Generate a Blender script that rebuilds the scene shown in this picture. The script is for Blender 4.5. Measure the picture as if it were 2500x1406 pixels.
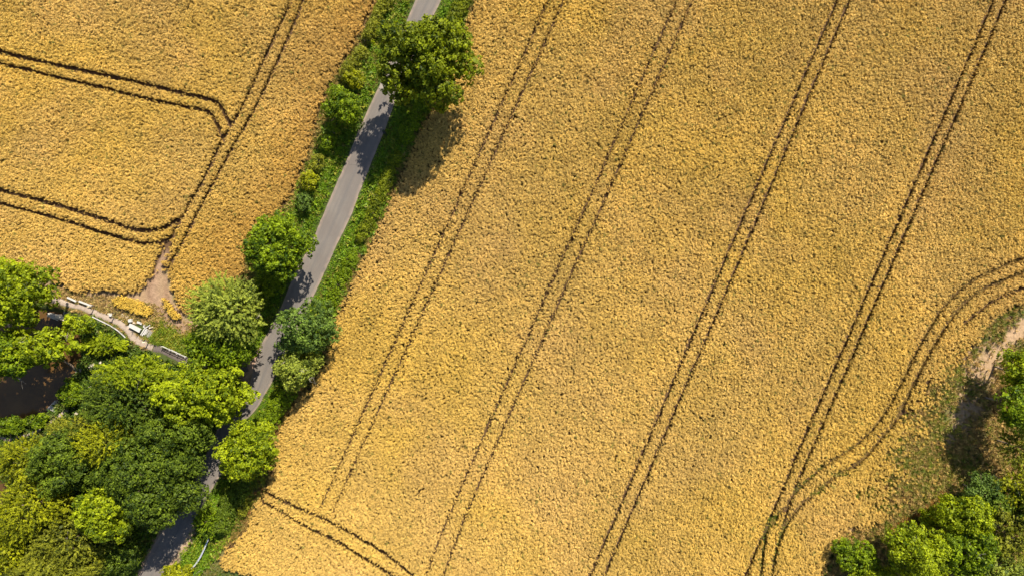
import bpy, math, random
import numpy as np
from mathutils import Vector

for o in list(bpy.data.objects): bpy.data.objects.remove(o)
scene = bpy.context.scene
col = scene.collection

# ------------------------------------------------------------------ camera, sky, sun, exposure
H = 84.0            # metres above ground
S = 0.05            # metres on the ground per photograph pixel
cam_d = bpy.data.cameras.new('camera'); cam = bpy.data.objects.new('camera', cam_d); col.objects.link(cam)
cam.location = (0, 0, H); cam.rotation_euler = (0, 0, 0)
cam_d.sensor_fit = 'HORIZONTAL'; cam_d.sensor_width = 36.0; cam_d.lens = 36.0*H/(2500*S)
cam_d.clip_start = 0.5; cam_d.clip_end = 5000
scene.camera = cam

SUN_EL = math.radians(44); SUN_AZ = math.atan2(0.42, 0.91)     # azimuth from +Y towards +X
world = bpy.data.worlds.new('World'); scene.world = world; world.use_nodes = True
wn = world.node_tree.nodes; wl = world.node_tree.links
bg = wn['Background']; sky = wn.new('ShaderNodeTexSky'); sky.sky_type = 'NISHITA'; sky.sun_disc = False
sky.sun_elevation = SUN_EL; sky.sun_rotation = SUN_AZ
wl.new(sky.outputs[0], bg.inputs[0]); bg.inputs[1].default_value = 0.075
sun_d = bpy.data.lights.new('sun', 'SUN'); sun_d.energy = 5.0; sun_d.angle = math.radians(0.53); sun_d.color = (1.0, 0.91, 0.76)
sun = bpy.data.objects.new('sun', sun_d); col.objects.link(sun); sun.location = (20, 50, 90)
sd = Vector((math.sin(SUN_AZ)*math.cos(SUN_EL), math.cos(SUN_AZ)*math.cos(SUN_EL), math.sin(SUN_EL)))
sun.rotation_euler = (-sd).to_track_quat('-Z', 'Y').to_euler()
vs = scene.view_settings
vs.view_transform = 'Standard'; vs.look = 'None'; vs.gamma = 1.0; vs.use_curve_mapping = False
vs.exposure = 1.3

# ------------------------------------------------------------------ helpers: space, noise, polygons
def W(px, py, z=0.0):
    """the point at height z seen at a photograph position"""
    k = (H - z)/H
    return np.array([(px - 1250)*S*k, (703 - py)*S*k, z])
def WP(pts, z=0.0):
    return np.array([W(p[0], p[1], z)[:2] for p in pts])
_lat = {}
def vnoise(x, y, f, seed=0):
    if seed not in _lat: _lat[seed] = np.random.default_rng(1000+seed).random((256, 256))
    L = _lat[seed]; X = np.asarray(x)*f + 77.3; Y = np.asarray(y)*f + 31.7
    xi = np.floor(X).astype(int); yi = np.floor(Y).astype(int); fx = X-xi; fy = Y-yi
    fx = fx*fx*(3-2*fx); fy = fy*fy*(3-2*fy)
    a = L[xi % 256, yi % 256]; b = L[(xi+1) % 256, yi % 256]; c = L[xi % 256, (yi+1) % 256]; d = L[(xi+1) % 256, (yi+1) % 256]
    return (a*(1-fx)+b*fx)*(1-fy) + (c*(1-fx)+d*fx)*fy
def fbm(x, y, f, seed=0, oct=3):
    s = 0; a = 0.5; t = 0
    for i in range(oct): s = s + a*vnoise(x, y, f*2**i, seed+i); t += a; a *= 0.5
    return s/t
def seg_dist(P, poly, closed=False):
    poly = np.asarray(poly); n = len(poly); best = np.full(len(P), 1e9)
    for i in range(n if closed else n-1):
        a = poly[i]; b = poly[(i+1) % n]; ab = b-a
        t = np.clip(((P-a)@ab)/max(ab@ab, 1e-9), 0, 1)
        d = np.hypot(P[:, 0]-a[0]-t*ab[0], P[:, 1]-a[1]-t*ab[1]); best = np.minimum(best, d)
    return best
def inside(P, poly):
    poly = np.asarray(poly); c = np.zeros(len(P), bool); n = len(poly)
    for i in range(n):
        x1, y1 = poly[i]; x2, y2 = poly[(i+1) % n]
        if y1 == y2: continue
        c ^= ((y1 > P[:, 1]) != (y2 > P[:, 1])) & (P[:, 0] < (x2-x1)*(P[:, 1]-y1)/(y2-y1)+x1)
    return c
def sdist(P, poly):            # negative inside
    d = seg_dist(P, poly, True); return np.where(inside(P, poly), -d, d)
def smooth(pts, n=6):          # Catmull-Rom
    p = np.asarray(pts, float); p = np.vstack([2*p[0]-p[1], p, 2*p[-1]-p[-2]]); out = []
    for i in range(1, len(p)-2):
        for k in range(n):
            t = k/n
            out.append(0.5*((2*p[i])+(-p[i-1]+p[i+1])*t+(2*p[i-1]-5*p[i]+4*p[i+1]-p[i+2])*t*t+(-p[i-1]+3*p[i]-3*p[i+1]+p[i+2])*t**3))
    out.append(p[-2]); return np.array(out)

# ------------------------------------------------------------------ helpers: objects
def tag(o, label=None, cat=None, group=None, kind=None):
    if label: o['label'] = label
    if cat: o['category'] = cat
    if group: o['group'] = group
    if kind: o['kind'] = kind
    return o
def empty(name, loc, rz=0.0):
    o = bpy.data.objects.new(name, None); col.objects.link(o); o.location = [float(v) for v in loc]; o.rotation_euler = (0, 0, rz); o.empty_display_size = 0.3
    return o
def link(name, me, mat, parent=None):
    o = bpy.data.objects.new(name, me); col.objects.link(o)
    if mat is not None and not me.materials: me.materials.append(mat)
    if parent is not None: o.parent = parent
    return o
def raw_mesh(name, V, F, smooth_shade=False):
    """V (n,3), F (m,k) arrays"""
    V = np.asarray(V, np.float32); F = np.asarray(F, np.int32); me = bpy.data.meshes.new(name)
    k = F.shape[1]; me.vertices.add(len(V)); me.vertices.foreach_set('co', V.ravel())
    me.loops.add(F.size); me.loops.foreach_set('vertex_index', F.ravel())
    me.polygons.add(len(F)); me.polygons.foreach_set('loop_start', np.arange(0, F.size, k, dtype=np.int32))
    me.polygons.foreach_set('use_smooth', np.full(len(F), smooth_shade))
    me.update(calc_edges=True); return me
def quad_mesh(name, Q, tint=None):
    n = len(Q); me = raw_mesh(name, Q.reshape(-1, 3), np.arange(n*4).reshape(n, 4))
    if tint is not None:
        a = me.attributes.new('tint', 'FLOAT', 'FACE'); a.data.foreach_set('value', np.asarray(tint, np.float32))
    return me
class MB:
    """collects solids; build() makes one mesh object"""
    def __init__(s): s.v = []; s.f = []
    def box(s, c, size, rz=0.0, rx=0.0, taper=1.0, jit=0.0, seed=0):
        r = random.Random(seed); hx, hy, hz = [q/2 for q in size]; b = len(s.v); bv = min(hx, hy, hz)*0.12
        cz, sz, cx_, sx_ = math.cos(rz), math.sin(rz), math.cos(rx), math.sin(rx)
        ring = []
        for z, ins in ((-hz, bv), (-hz+bv, 0), (hz-bv, 0), (hz, bv)):
            t = taper if z > 0 else 1.0
            for (X, Y) in ((-hx+ins, -hy), (hx-ins, -hy), (hx, -hy+ins), (hx, hy-ins), (hx-ins, hy), (-hx+ins, hy), (-hx, hy-ins), (-hx, -hy+ins)) if ins == 0 else \
                          ((-hx+ins, -hy+ins), (hx-ins, -hy+ins), (hx-ins, -hy+ins), (hx-ins, hy-ins), (hx-ins, hy-ins), (-hx+ins, hy-ins), (-hx+ins, hy-ins), (-hx+ins, -hy+ins)):
                x, y, zz = X*t, Y*t, z
                y, zz = y*cx_-zz*sx_, y*sx_+zz*cx_
                x, y = x*cz-y*sz, x*sz+y*cz
                ring.append((x+c[0]+r.uniform(-jit, jit), y+c[1]+r.uniform(-jit, jit), zz+c[2]+r.uniform(-jit, jit)))
        s.v += ring
        for k in range(3):
            for i in range(8): s.f.append((b+k*8+i, b+k*8+(i+1) % 8, b+k*8+8+(i+1) % 8, b+k*8+8+i))
        s.f.append(tuple(b+7-i for i in range(8))); s.f.append(tuple(b+24+i for i in range(8)))
        return s
    def tube(s, pts, radii, n=7, cap=True):
        b = len(s.v); pts = [Vector(p) for p in pts]
        for i, p in enumerate(pts):
            d = (pts[min(i+1, len(pts)-1)]-pts[max(i-1, 0)]).normalized()
            a = d.cross(Vector((0.31, 0.95, 0.05))).normalized(); c = d.cross(a)
            for k in range(n):
                an = 2*math.pi*k/n; s.v.append(tuple(p+(a*math.cos(an)+c*math.sin(an))*radii[i]))
        for i in range(len(pts)-1):
            for k in range(n): s.f.append((b+i*n+k, b+i*n+(k+1) % n, b+(i+1)*n+(k+1) % n, b+(i+1)*n+k))
        if cap:
            s.f.append(tuple(b+n-1-k for k in range(n))); e = b+(len(pts)-1)*n; s.f.append(tuple(e+k for k in range(n)))
        return s
    def rock(s, c, size, seed=0):
        r = random.Random(seed); b = len(s.v); rows = ((-1, .75), (-.3, 1), (.45, .95), (.95, .6)); n = 8
        ph = r.random()*6
        for z, q in rows:
            for k in range(n):
                an = 2*math.pi*k/n+ph; j = r.uniform(.82, 1.12)
                s.v.append((c[0]+size[0]/2*q*j*math.cos(an), c[1]+size[1]/2*q*j*math.sin(an), c[2]+size[2]/2*(z+1)+r.uniform(-.06, .06)*size[2]))
        for i in range(3):
            for k in range(n): s.f.append((b+i*n+k, b+i*n+(k+1) % n, b+(i+1)*n+(k+1) % n, b+(i+1)*n+k))
        s.f.append(tuple(b+n-1-k for k in range(n))); s.f.append(tuple(b+3*n+k for k in range(n))); return s
    def build(s, name, mat, parent=None, smooth_shade=False):
        me = bpy.data.meshes.new(name); me.from_pydata(s.v, [], s.f); me.update()
        if smooth_shade:
            for p in me.polygons: p.use_smooth = True
        return link(name, me, mat, parent)

# ------------------------------------------------------------------ materials
def new_mat(name):
    m = bpy.data.materials.new(name); m.use_nodes = True; nt = m.node_tree; nt.nodes.clear()
    out = nt.nodes.new('ShaderNodeOutputMaterial'); return m, nt, nt.nodes, nt.links, out
def N(nt, typ, **kw):
    n = nt.nodes.new(typ)
    for k, v in kw.items(): setattr(n, k, v)
    return n
def mixc(nt, fac, a, b, mode='MIX'):
    n = nt.nodes.new('ShaderNodeMix'); n.data_type = 'RGBA'; n.blend_type = mode
    for s_, v in ((n.inputs[0], fac), (n.inputs[6], a), (n.inputs[7], b)):
        if isinstance(v, (tuple, list)): s_.default_value = (*v[:3], 1)
        elif isinstance(v, (int, float)): s_.default_value = v
        else: nt.links.new(v, s_)
    return n.outputs[2]
def noise(nt, scale, detail=4, rough=0.55, vec=None):
    n = nt.nodes.new('ShaderNodeTexNoise'); n.inputs['Scale'].default_value = scale; n.inputs['Detail'].default_value = detail; n.inputs['Roughness'].default_value = rough
    g = vec
    if g is None: g = nt.nodes.new('ShaderNodeNewGeometry').outputs['Position']
    nt.links.new(g, n.inputs['Vector']); return n.outputs[0]
def ramp(nt, fac, a, b):
    n = nt.nodes.new('ShaderNodeMapRange'); n.inputs[1].default_value = a; n.inputs[2].default_value = b; nt.links.new(fac, n.inputs[0]); return n.outputs[0]
def principled(nt, out, colr, rough=0.8, spec=0.3, bump=None, bdist=0.02, metal=0.0):
    p = nt.nodes.new('ShaderNodeBsdfPrincipled')
    if isinstance(colr, (tuple, list)): p.inputs['Base Color'].default_value = (*colr[:3], 1)
    else: nt.links.new(colr, p.inputs['Base Color'])
    p.inputs['Roughness'].default_value = rough; p.inputs['Specular IOR Level'].default_value = spec; p.inputs['Metallic'].default_value = metal
    if bump is not None:
        b = nt.nodes.new('ShaderNodeBump'); b.inputs['Distance'].default_value = bdist; nt.links.new(bump, b.inputs['Height']); nt.links.new(b.outputs[0], p.inputs['Normal'])
    nt.links.new(p.outputs[0], out.inputs[0]); return p
def leaf_mat(name, dark, light, transl=0.38):
    m, nt, nd, lk, out = new_mat(name)
    a = N(nt, 'ShaderNodeAttribute', attribute_name='tint')
    c = mixc(nt, a.outputs['Fac'], dark, light)
    p = nd.new('ShaderNodeBsdfPrincipled'); lk.new(c, p.inputs['Base Color']); p.inputs['Roughness'].default_value = 0.58; p.inputs['Specular IOR Level'].default_value = 0.16
    t = nd.new('ShaderNodeBsdfTranslucent'); c2 = mixc(nt, 1.0, c, (1.4, 1.3, 0.2), 'MULTIPLY'); lk.new(c2, t.inputs['Color'])
    x = nd.new('ShaderNodeMixShader'); x.inputs[0].default_value = transl; lk.new(p.outputs[0], x.inputs[1]); lk.new(t.outputs[0], x.inputs[2]); lk.new(x.outputs[0], out.inputs[0])
    return m
def plain(name, base, var=0.35, scale=6, rough=0.8, spec=0.3, metal=0.0):
    m, nt, nd, lk, out = new_mat(name)
    c = mixc(nt, ramp(nt, noise(nt, scale, 5), 0.3, 0.7), tuple(v*(1-var) for v in base), tuple(min(1, v*(1+var*0.6)) for v in base))
    principled(nt, out, c, rough, spec, bump=noise(nt, scale*6, 3), bdist=0.01, metal=metal); return m

LEAF = {
    'oak':    leaf_mat('leaf_oak',    (0.019, 0.038, 0.0019), (0.235, 0.282, 0.0049)),
    'green':  leaf_mat('leaf_green',  (0.019, 0.049, 0.0019), (0.220, 0.300, 0.0049)),
    'bright': leaf_mat('leaf_bright', (0.047, 0.081, 0.0019), (0.325, 0.385, 0.0070)),
    'pale':   leaf_mat('leaf_pale',   (0.049, 0.078, 0.0087), (0.329, 0.377, 0.0455)),
    'dark':   leaf_mat('leaf_dark',   (0.014, 0.032, 0.0035), (0.143, 0.201, 0.0118)),
    'blue':   leaf_mat('leaf_blue',   (0.017, 0.041, 0.0072), (0.170, 0.255, 0.0357)),
    'yellow': leaf_mat('leaf_yellow', (0.051, 0.069, 0.0024), (0.352, 0.365, 0.0070)),
    'olive':  leaf_mat('leaf_olive',  (0.032, 0.045, 0.0040), (0.277, 0.285, 0.0185)),
    'hedge':  leaf_mat('leaf_hedge',  (0.025, 0.045, 0.0024), (0.253, 0.285, 0.0084)),
}
BARK = plain('bark', (0.16, 0.12, 0.085), 0.4, 8)
DEADWOOD = plain('dead_wood', (0.36, 0.32, 0.265), 0.3, 9)
CONCRETE = plain('concrete', (0.30, 0.28, 0.25), 0.25, 5)
STONE = plain('stone', (0.46, 0.40, 0.32), 0.35, 4)
PAINT = plain('white_paint', (0.37, 0.36, 0.345), 0.12, 4, 0.55)
OLDPLANK = plain('weathered_plank', (0.30, 0.28, 0.255), 0.3, 7)
DARKWOOD = plain('dark_timber', (0.10, 0.075, 0.055), 0.4, 7)
PALEWOOD = plain('pale_timber', (0.55, 0.47, 0.33), 0.25, 7)
GALV = plain('galvanised_steel', (0.50, 0.53, 0.58), 0.2, 6, 0.45, 0.5, 0.55)
BLACK = plain('black_iron', (0.015, 0.015, 0.017), 0.3, 9, 0.6)

def inst_mat(name, rough=0.65, transl=0.15, spec=0.25, var=0.22):
    m, nt, nd, lk, out = new_mat(name)
    a = N(nt, 'ShaderNodeAttribute', attribute_name='col'); a.attribute_type = 'INSTANCER'
    t_ = N(nt, 'ShaderNodeAttribute', attribute_name='tint')
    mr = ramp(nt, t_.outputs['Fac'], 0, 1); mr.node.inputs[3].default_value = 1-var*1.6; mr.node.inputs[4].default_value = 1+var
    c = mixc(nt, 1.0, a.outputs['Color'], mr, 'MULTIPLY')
    p = nd.new('ShaderNodeBsdfPrincipled'); lk.new(c, p.inputs['Base Color']); p.inputs['Roughness'].default_value = rough; p.inputs['Specular IOR Level'].default_value = spec
    t = nd.new('ShaderNodeBsdfTranslucent'); lk.new(c, t.inputs['Color'])
    x = nd.new('ShaderNodeMixShader'); x.inputs[0].default_value = transl; lk.new(p.outputs[0], x.inputs[1]); lk.new(t.outputs[0], x.inputs[2]); lk.new(x.outputs[0], out.inputs[0])
    return m
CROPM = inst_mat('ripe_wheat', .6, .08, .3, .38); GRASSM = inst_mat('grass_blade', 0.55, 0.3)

# ------------------------------------------------------------------ layout read off the photograph (photograph pixels)
ROAD = [(-160, 1084, 1146), (-60, 1040, 1104), (0, 1014, 1077), (50, 994, 1054), (100, 972, 1032), (160, 946, 1004), (210, 926, 978), (300, 884, 946), (380, 851, 914), (460, 817, 882), (536, 784, 853), (590, 762, 826),
        (670, 718, 790), (740, 690, 758), (800, 660, 730), (845, 636, 708), (900, 619, 682), (960, 604, 648), (1000, 580, 624), (1045, 533, 582), (1090, 512, 563), (1150, 488, 543), (1200, 464, 514),
        (1250, 428, 486), (1300, 394, 462), (1352, 364, 430), (1406, 340, 396), (1470, 305, 362), (1580, 250, 305)]
FIELD_L = [(-300, -300), (1010, -300), (960, -90), (921, 0), (872, 100), (812, 195), (786, 262), (764, 335), (742, 410), (712, 480), (686, 520), (640, 560), (606, 615), (596, 665), (560, 700), (520, 735), (492, 768), (467, 774),
           (440, 759), (423, 728), (414, 690), (405, 662), (384, 672), (340, 712), (300, 722), (250, 711), (222, 723), (182, 713), (154, 702), (137, 694), (118, 680), (85, 678), (57, 671), (0, 657), (-300, 640)]
FIELD_R = [(1270, -300), (1198, -90), (1159, 0), (1134, 60), (1108, 140), (1075, 232), (1054, 258), (1042, 280), (1016, 338), (990, 394), (964, 455), (950, 490), (928, 541), (898, 604), (875, 650), (846, 712), (820, 768),
           (806, 835), (792, 880), (760, 935), (722, 975), (690, 1030), (672, 1075), (664, 1132), (650, 1192), (618, 1230), (608, 1280), (582, 1306), (560, 1328), (530, 1366), (538, 1386), (582, 1400), (620, 1410), (680, 1450), (760, 1700),
           (1960, 1700), (2000, 1440), (2012, 1390), (2035, 1351), (2068, 1322), (2080, 1290), (2110, 1298), (2134, 1288), (2182, 1260), (2214, 1244), (2262, 1215), (2300, 1165), (2312, 1110), (2306, 1060), (2300, 1020), (2306, 990), (2320, 949),
           (2352, 890), (2372, 855), (2392, 832), (2408, 795), (2430, 776), (2462, 760), (2500, 749), (2800, 690), (2800, -300)]
PATCHES = [[(272, 730), (300, 724), (345, 737), (374, 755), (362, 772), (330, 764), (290, 747)], [(397, 728), (410, 734), (430, 758), (447, 778), (426, 776), (404, 750)]]
# weedy patches in the wheat: centre and half sizes
WEED = [(2112, 1196, 30, 16), (2150, 1172, 18, 8), (2232, 1072, 58, 26), (2205, 1122, 44, 26), (2262, 1128, 52, 46), (2246, 1190, 44, 26), (2180, 1165, 16, 10), (2296, 1040, 36, 40), (2316, 970, 20, 40), (2050, 1150, 34, 8), (1990, 1196, 20, 8), (2338, 905, 14, 34), (1886, 1270, 10, 14), (2160, 1235, 36, 14)]
def weedy(P):
    w = np.zeros(len(P))
    for cx, cy, rx, ry in WEED:
        c = W(cx, cy); d = np.hypot((P[:, 0]-c[0])/(rx*S), (P[:, 1]-c[1])/(ry*S)); w = np.maximum(w, np.clip(1.35-d+(fbm(P[:, 0], P[:, 1], .9, 55)-.5)*1.6, 0, 1))
    return w
# (points, width in m, how far the crop is pressed down: 1 bare)
TRAM = [
    ([(1340, 0), (784, 1237)], 0.23, .85), ([(1378, 0), (815, 1244)], 0.23, .85),
    ([(1652, 0), (1431, 500), (1360, 657), (1125, 1190), (1075, 1310), (1042, 1400)], 0.25, .88), ([(1690, 0), (1467, 507), (1399, 657), (1165, 1190), (1120, 1300), (1084, 1400)], 0.25, .9),
    ([(2042, 0), (1945, 222), (1722, 740), (1590, 1050), (1438, 1406)], 0.33, 1), ([(2072, 0), (1977, 222), (1758, 740), (1624, 1050), (1472, 1406)], 0.33, 1),
    ([(2422, 0), (2163, 600), (2000, 974), (1984, 1006), (1906, 1195), (1882, 1249), (1852, 1318), (1816, 1406)], 0.36, 1), ([(2452, 0), (2192, 600), (2054, 920), (2017, 1006), (1984, 1081), (1933, 1201), (1902, 1300)], 0.36, 1),
    ([(2560, 612), (2500, 629), (2448, 648), (2358, 693), (2298, 750), (2262, 805), (2224, 875), (2186, 952), (2142, 1026), (2089, 1081), (2008, 1135), (1954, 1183), (1918, 1228), (1873, 1285), (1861, 1345), (1852, 1420)], 0.42, 1),
    ([(2560, 645), (2500, 662), (2442, 686), (2378, 715), (2336, 754), (2298, 805), (2262, 866), (2224, 939), (2186, 1018), (2155, 1057), (2104, 1117), (2035, 1162), (1978, 1207), (1930, 1255), (1903, 1306), (1888, 1360), (1882, 1420)], 0.47, 1),
    ([(2560, 682), (2500, 701), (2426, 731), (2378, 766), (2346, 792)], 0.36, 1),
    ([(655, 1200), (722, 1233), (784, 1260), (846, 1291), (885, 1314), (930, 1340), (1010, 1402), (1060, 1450)], 0.39, 1), ([(644, 1222), (695, 1248), (749, 1283), (823, 1318), (881, 1353), (960, 1402), (1000, 1440)], 0.36, 1),
    ([(728, -26), (716, 0), (640, 165), (620, 211), (588, 274), (559, 322), (522, 392), (496, 448), (455, 518), (422, 581), (407, 614), (384, 652)], 0.36, 1),
    ([(756, -26), (744, 0), (700, 110), (655, 205), (620, 278), (577, 352), (536, 426), (507, 481), (474, 544), (440, 611), (413, 657), (404, 680)], 0.36, 1),
    ([(-80, 112), (0, 128), (92, 150), (185, 170), (296, 194), (370, 211), (462, 233), (529, 250), (551, 278), (564, 305)], 0.52, 1), ([(-80, 142), (0, 157), (74, 174), (166, 196), (259, 218), (351, 241), (444, 261), (512, 276), (534, 308), (544, 338)], 0.43, 1),
    ([(-80, 445), (0, 464), (92, 487), (185, 514), (277, 542), (333, 561), (370, 564), (407, 557), (437, 537)], 0.52, 1), ([(-80, 476), (0, 496), (92, 520), (185, 546), (259, 570), (333, 590), (370, 594), (407, 588), (428, 575)], 0.41, 1),
]
POND = [(-180, 800), (-40, 775), (60, 762), (110, 763), (150, 772), (186, 800), (194, 850), (183, 894), (166, 925), (143, 966), (112, 1000), (77, 1021), (40, 1025), (0, 1016), (-180, 1012)]
POND2 = [(-180, 1150), (4, 1172), (14, 1195), (6, 1222), (-180, 1240)]
TRACK = [(100, 728), (140, 735), (170, 744), (202, 751), (225, 760), (260, 775), (289, 787), (313, 806), (332, 828), (356, 840), (378, 849)]
TRACKW = [.8, .8, .8, .85, .95, .95, .9, 1.1, 1.5, 1.3, 1.0]
DARKPATH = [(376, 848), (398, 854), (425, 866), (455, 880), (500, 897), (560, 905), (606, 895)]
PONDPATH = [(-60, 1062), (0, 1068), (28, 1071), (64, 1061), (88, 1054), (108, 1040), (124, 1029), (140, 1018), (165, 1000)]

road_y = np.array([r[0] for r in ROAD]); rl = np.array([r[1] for r in ROAD]); rr = np.array([r[2] for r in ROAD])
ROADC = smooth(WP([((a+b)/2, y) for y, a, b in ROAD]), 8)
ROADL = smooth(WP([(a, y) for y, a, b in ROAD]), 8); ROADR = smooth(WP([(b, y) for y, a, b in ROAD]), 8)
fieldL = WP(FIELD_L, .35); fieldR = WP(FIELD_R, .35); pond = smooth(np.vstack([WP(POND), WP(POND[:1])]), 4)[:-1]; pond2 = WP(POND2)
trackC = smooth(WP(TRACK), 5); pondpathC = smooth(WP(PONDPATH), 5); darkC = smooth(WP(DARKPATH), 5)
ROADPOLY = np.vstack([ROADL, ROADR[::-1]])

def gz(x, y):
    x = np.asarray(x, float); y = np.asarray(y, float); sh = x.shape; P = np.stack([x.ravel(), y.ravel()], 1)
    z = (fbm(P[:, 0], P[:, 1], .35, 3)-.5)*.10
    near = (P[:, 0] < -48) & (P[:, 0] > -90) & (P[:, 1] < 5) & (P[:, 1] > -40)
    if near.any():
        Q = P[near]; d = np.minimum(sdist(Q, pond), sdist(Q, pond2)); t = np.clip((0.9-d)/1.3, 0, 1); t = t*t*(3-2*t)
        z[near] -= 1.1*t
    d = sdist(P, ROADPOLY); z = z*np.clip((d-.1)/.8, 0, 1)
    return z.reshape(sh)
def gz1(x, y): return float(gz(np.array([x]), np.array([y]))[0])

# ------------------------------------------------------------------ ground
def build_ground():
    st = .3
    ext = [q for q in (3, 8, 20, 60, 180, 500, 1500)]
    gx = np.concatenate([[-74-e for e in ext[::-1]], np.arange(-74, 74.01, st), [74+e for e in ext]])
    gy = np.concatenate([[-47-e for e in ext[::-1]], np.arange(-47, 47.01, st), [47+e for e in ext]])
    X, Y = np.meshgrid(gx, gy, indexing='ij'); P = np.stack([X.ravel(), Y.ravel()], 1); nx, ny = len(gx), len(gy)
    Z = gz(P[:, 0], P[:, 1])
    idx = np.arange(nx*ny).reshape(nx, ny)
    F = np.stack([idx[:-1, :-1], idx[1:, :-1], idx[1:, 1:], idx[:-1, 1:]], -1).reshape(-1, 4)
    me = raw_mesh('ground', np.column_stack([P, Z]), F, True)
    C = np.tile(np.array([0.085, 0.050, 0.026]), (len(P), 1))
    def zone(mask, c, soft=None):
        m = np.clip(mask, 0, 1)[:, None]; C[:] = C*(1-m)+np.array(c)*m
    dL = sdist(P, fieldL); dR = sdist(P, fieldR); inF = (np.minimum(dL, dR) < 0)
    wob = (fbm(P[:, 0], P[:, 1], .6, 11)-.5)
    green = np.array([0.055, 0.075, 0.018])
    zone((~inF).astype(float), green)
    # right-hand margin: straw and bare earth
    mr = (P[:, 0] > 40) & (P[:, 1] < -3) & (~inF | (sdist(P, WP([(2330, 930), (2200, 1060), (2170, 1200), (2300, 1230)])) < 0))
    zone(mr*np.clip(.75+2.0*wob, 0, 1), (0.27, 0.185, 0.095))
    strip = smooth(WP([(2620, 740), (2500, 790), (2450, 832), (2412, 880), (2392, 930), (2366, 975), (2345, 1000), (2322, 1050)]), 5)
    zone(np.clip(1.1-seg_dist(P, strip)*.6+wob*2.6, 0, 1)*.9, (0.33, 0.225, 0.135))
    # lower left: dry grass and dust by the gate
    dust = WP([(90, 690), (150, 698), (240, 712), (300, 722), (345, 700), (392, 655), (412, 670), (420, 730), (450, 775), (480, 790), (470, 830), (420, 815), (370, 800), (300, 770), (230, 748), (150, 735)])
    zone(np.clip(.7-sdist(P, dust)*1.2+wob*2, 0, 1), (0.27, 0.185, 0.11))
    zone(np.clip(.8-seg_dist(P, WP([(405, 620), (385, 660), (370, 715), (395, 755), (440, 795), (470, 820)]))*.75+wob*1.4, 0, 1), (0.27, 0.180, 0.118))
    for tp in ([(384, 660), (362, 705), (380, 750), (430, 800)], [(404, 672), (408, 735), (428, 775), (470, 815)]): zone(np.clip(1.0-seg_dist(P, smooth(WP(tp), 5))*2.6+wob*1.5, 0, 1)*.75, (0.20, 0.125, 0.08))
    zone(np.clip(.6-seg_dist(P, trackC)*.6+wob, 0, 1)*.6, (0.26, 0.19, 0.10))
    # bare lay-by beside the road under the trees
    zone(np.clip(1.0-seg_dist(P, WP([(628, 868), (612, 900), (600, 930)]))*.55+wob*1.4, 0, 1), (0.36, 0.235, 0.165))
    zone(np.clip(.9-seg_dist(P, WP([(520, 1060), (505, 1100), (480, 1150)]))*.8+wob, 0, 1)*.8, (0.26, 0.16, 0.11))
    zone(np.clip(.9-seg_dist(P, WP([(400, 1270), (370, 1320), (330, 1400)]))*.75+wob, 0, 1)*.9, (0.28, 0.185, 0.14))
    zone(np.clip(1.0-seg_dist(P, WP([(478, 1270), (462, 1310), (430, 1360), (400, 1400)]))*1.0+wob, 0, 1)*.9, (0.36, 0.25, 0.175))
    zone(np.clip(1.0-seg_dist(P, WP([(520, 1345), (490, 1390), (470, 1440)]))*.45+wob, 0, 1)*.7, (0.24, 0.19, 0.075))
    # woodland floor
    wood = WP([(-300, 1030), (60, 1070), (150, 1040), (230, 990), (240, 930), (420, 890), (500, 920), (580, 930), (520, 1050), (470, 1170), (380, 1270), (300, 1420), (250, 1700), (-300, 1700)])
    zone(np.clip(.5-sdist(P, wood)*.8+wob, 0, 1)*.85, (0.085, 0.065, 0.035))
    pd = np.minimum(sdist(P, pond), sdist(P, pond2)); zone(np.clip(.7-pd*1.3, 0, 1), (0.11, 0.075, 0.045))
    far = (np.abs(P[:, 0]) > 75) | (np.abs(P[:, 1]) > 48); zone(far.astype(float), (0.30, 0.21, 0.08))
    a = me.attributes.new('zone', 'FLOAT_COLOR', 'POINT'); a.data.foreach_set('color', np.column_stack([C, np.ones(len(C))]).astype(np.float32).ravel())
    m, nt, nd, lk, out = new_mat('ground_soil')
    at = N(nt, 'ShaderNodeAttribute', attribute_name='zone')
    n1 = ramp(nt, noise(nt, 2.2, 6, .65), .25, .75); n1.node.inputs[3].default_value = .62; n1.node.inputs[4].default_value = 1.3
    n2 = ramp(nt, noise(nt, 14, 4, .6), .3, .7); n2.node.inputs[3].default_value = .75; n2.node.inputs[4].default_value = 1.2
    c = mixc(nt, 1, at.outputs['Color'], n1, 'MULTIPLY'); c = mixc(nt, 1, c, n2, 'MULTIPLY')
    principled(nt, out, c, .95, .1, bump=noise(nt, 9, 6, .7), bdist=.12)
    tag(link('ground', me, m), 'brown earth and grassy ground beneath the fields, hedges and trees', 'ground', kind='structure')
build_ground()

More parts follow.
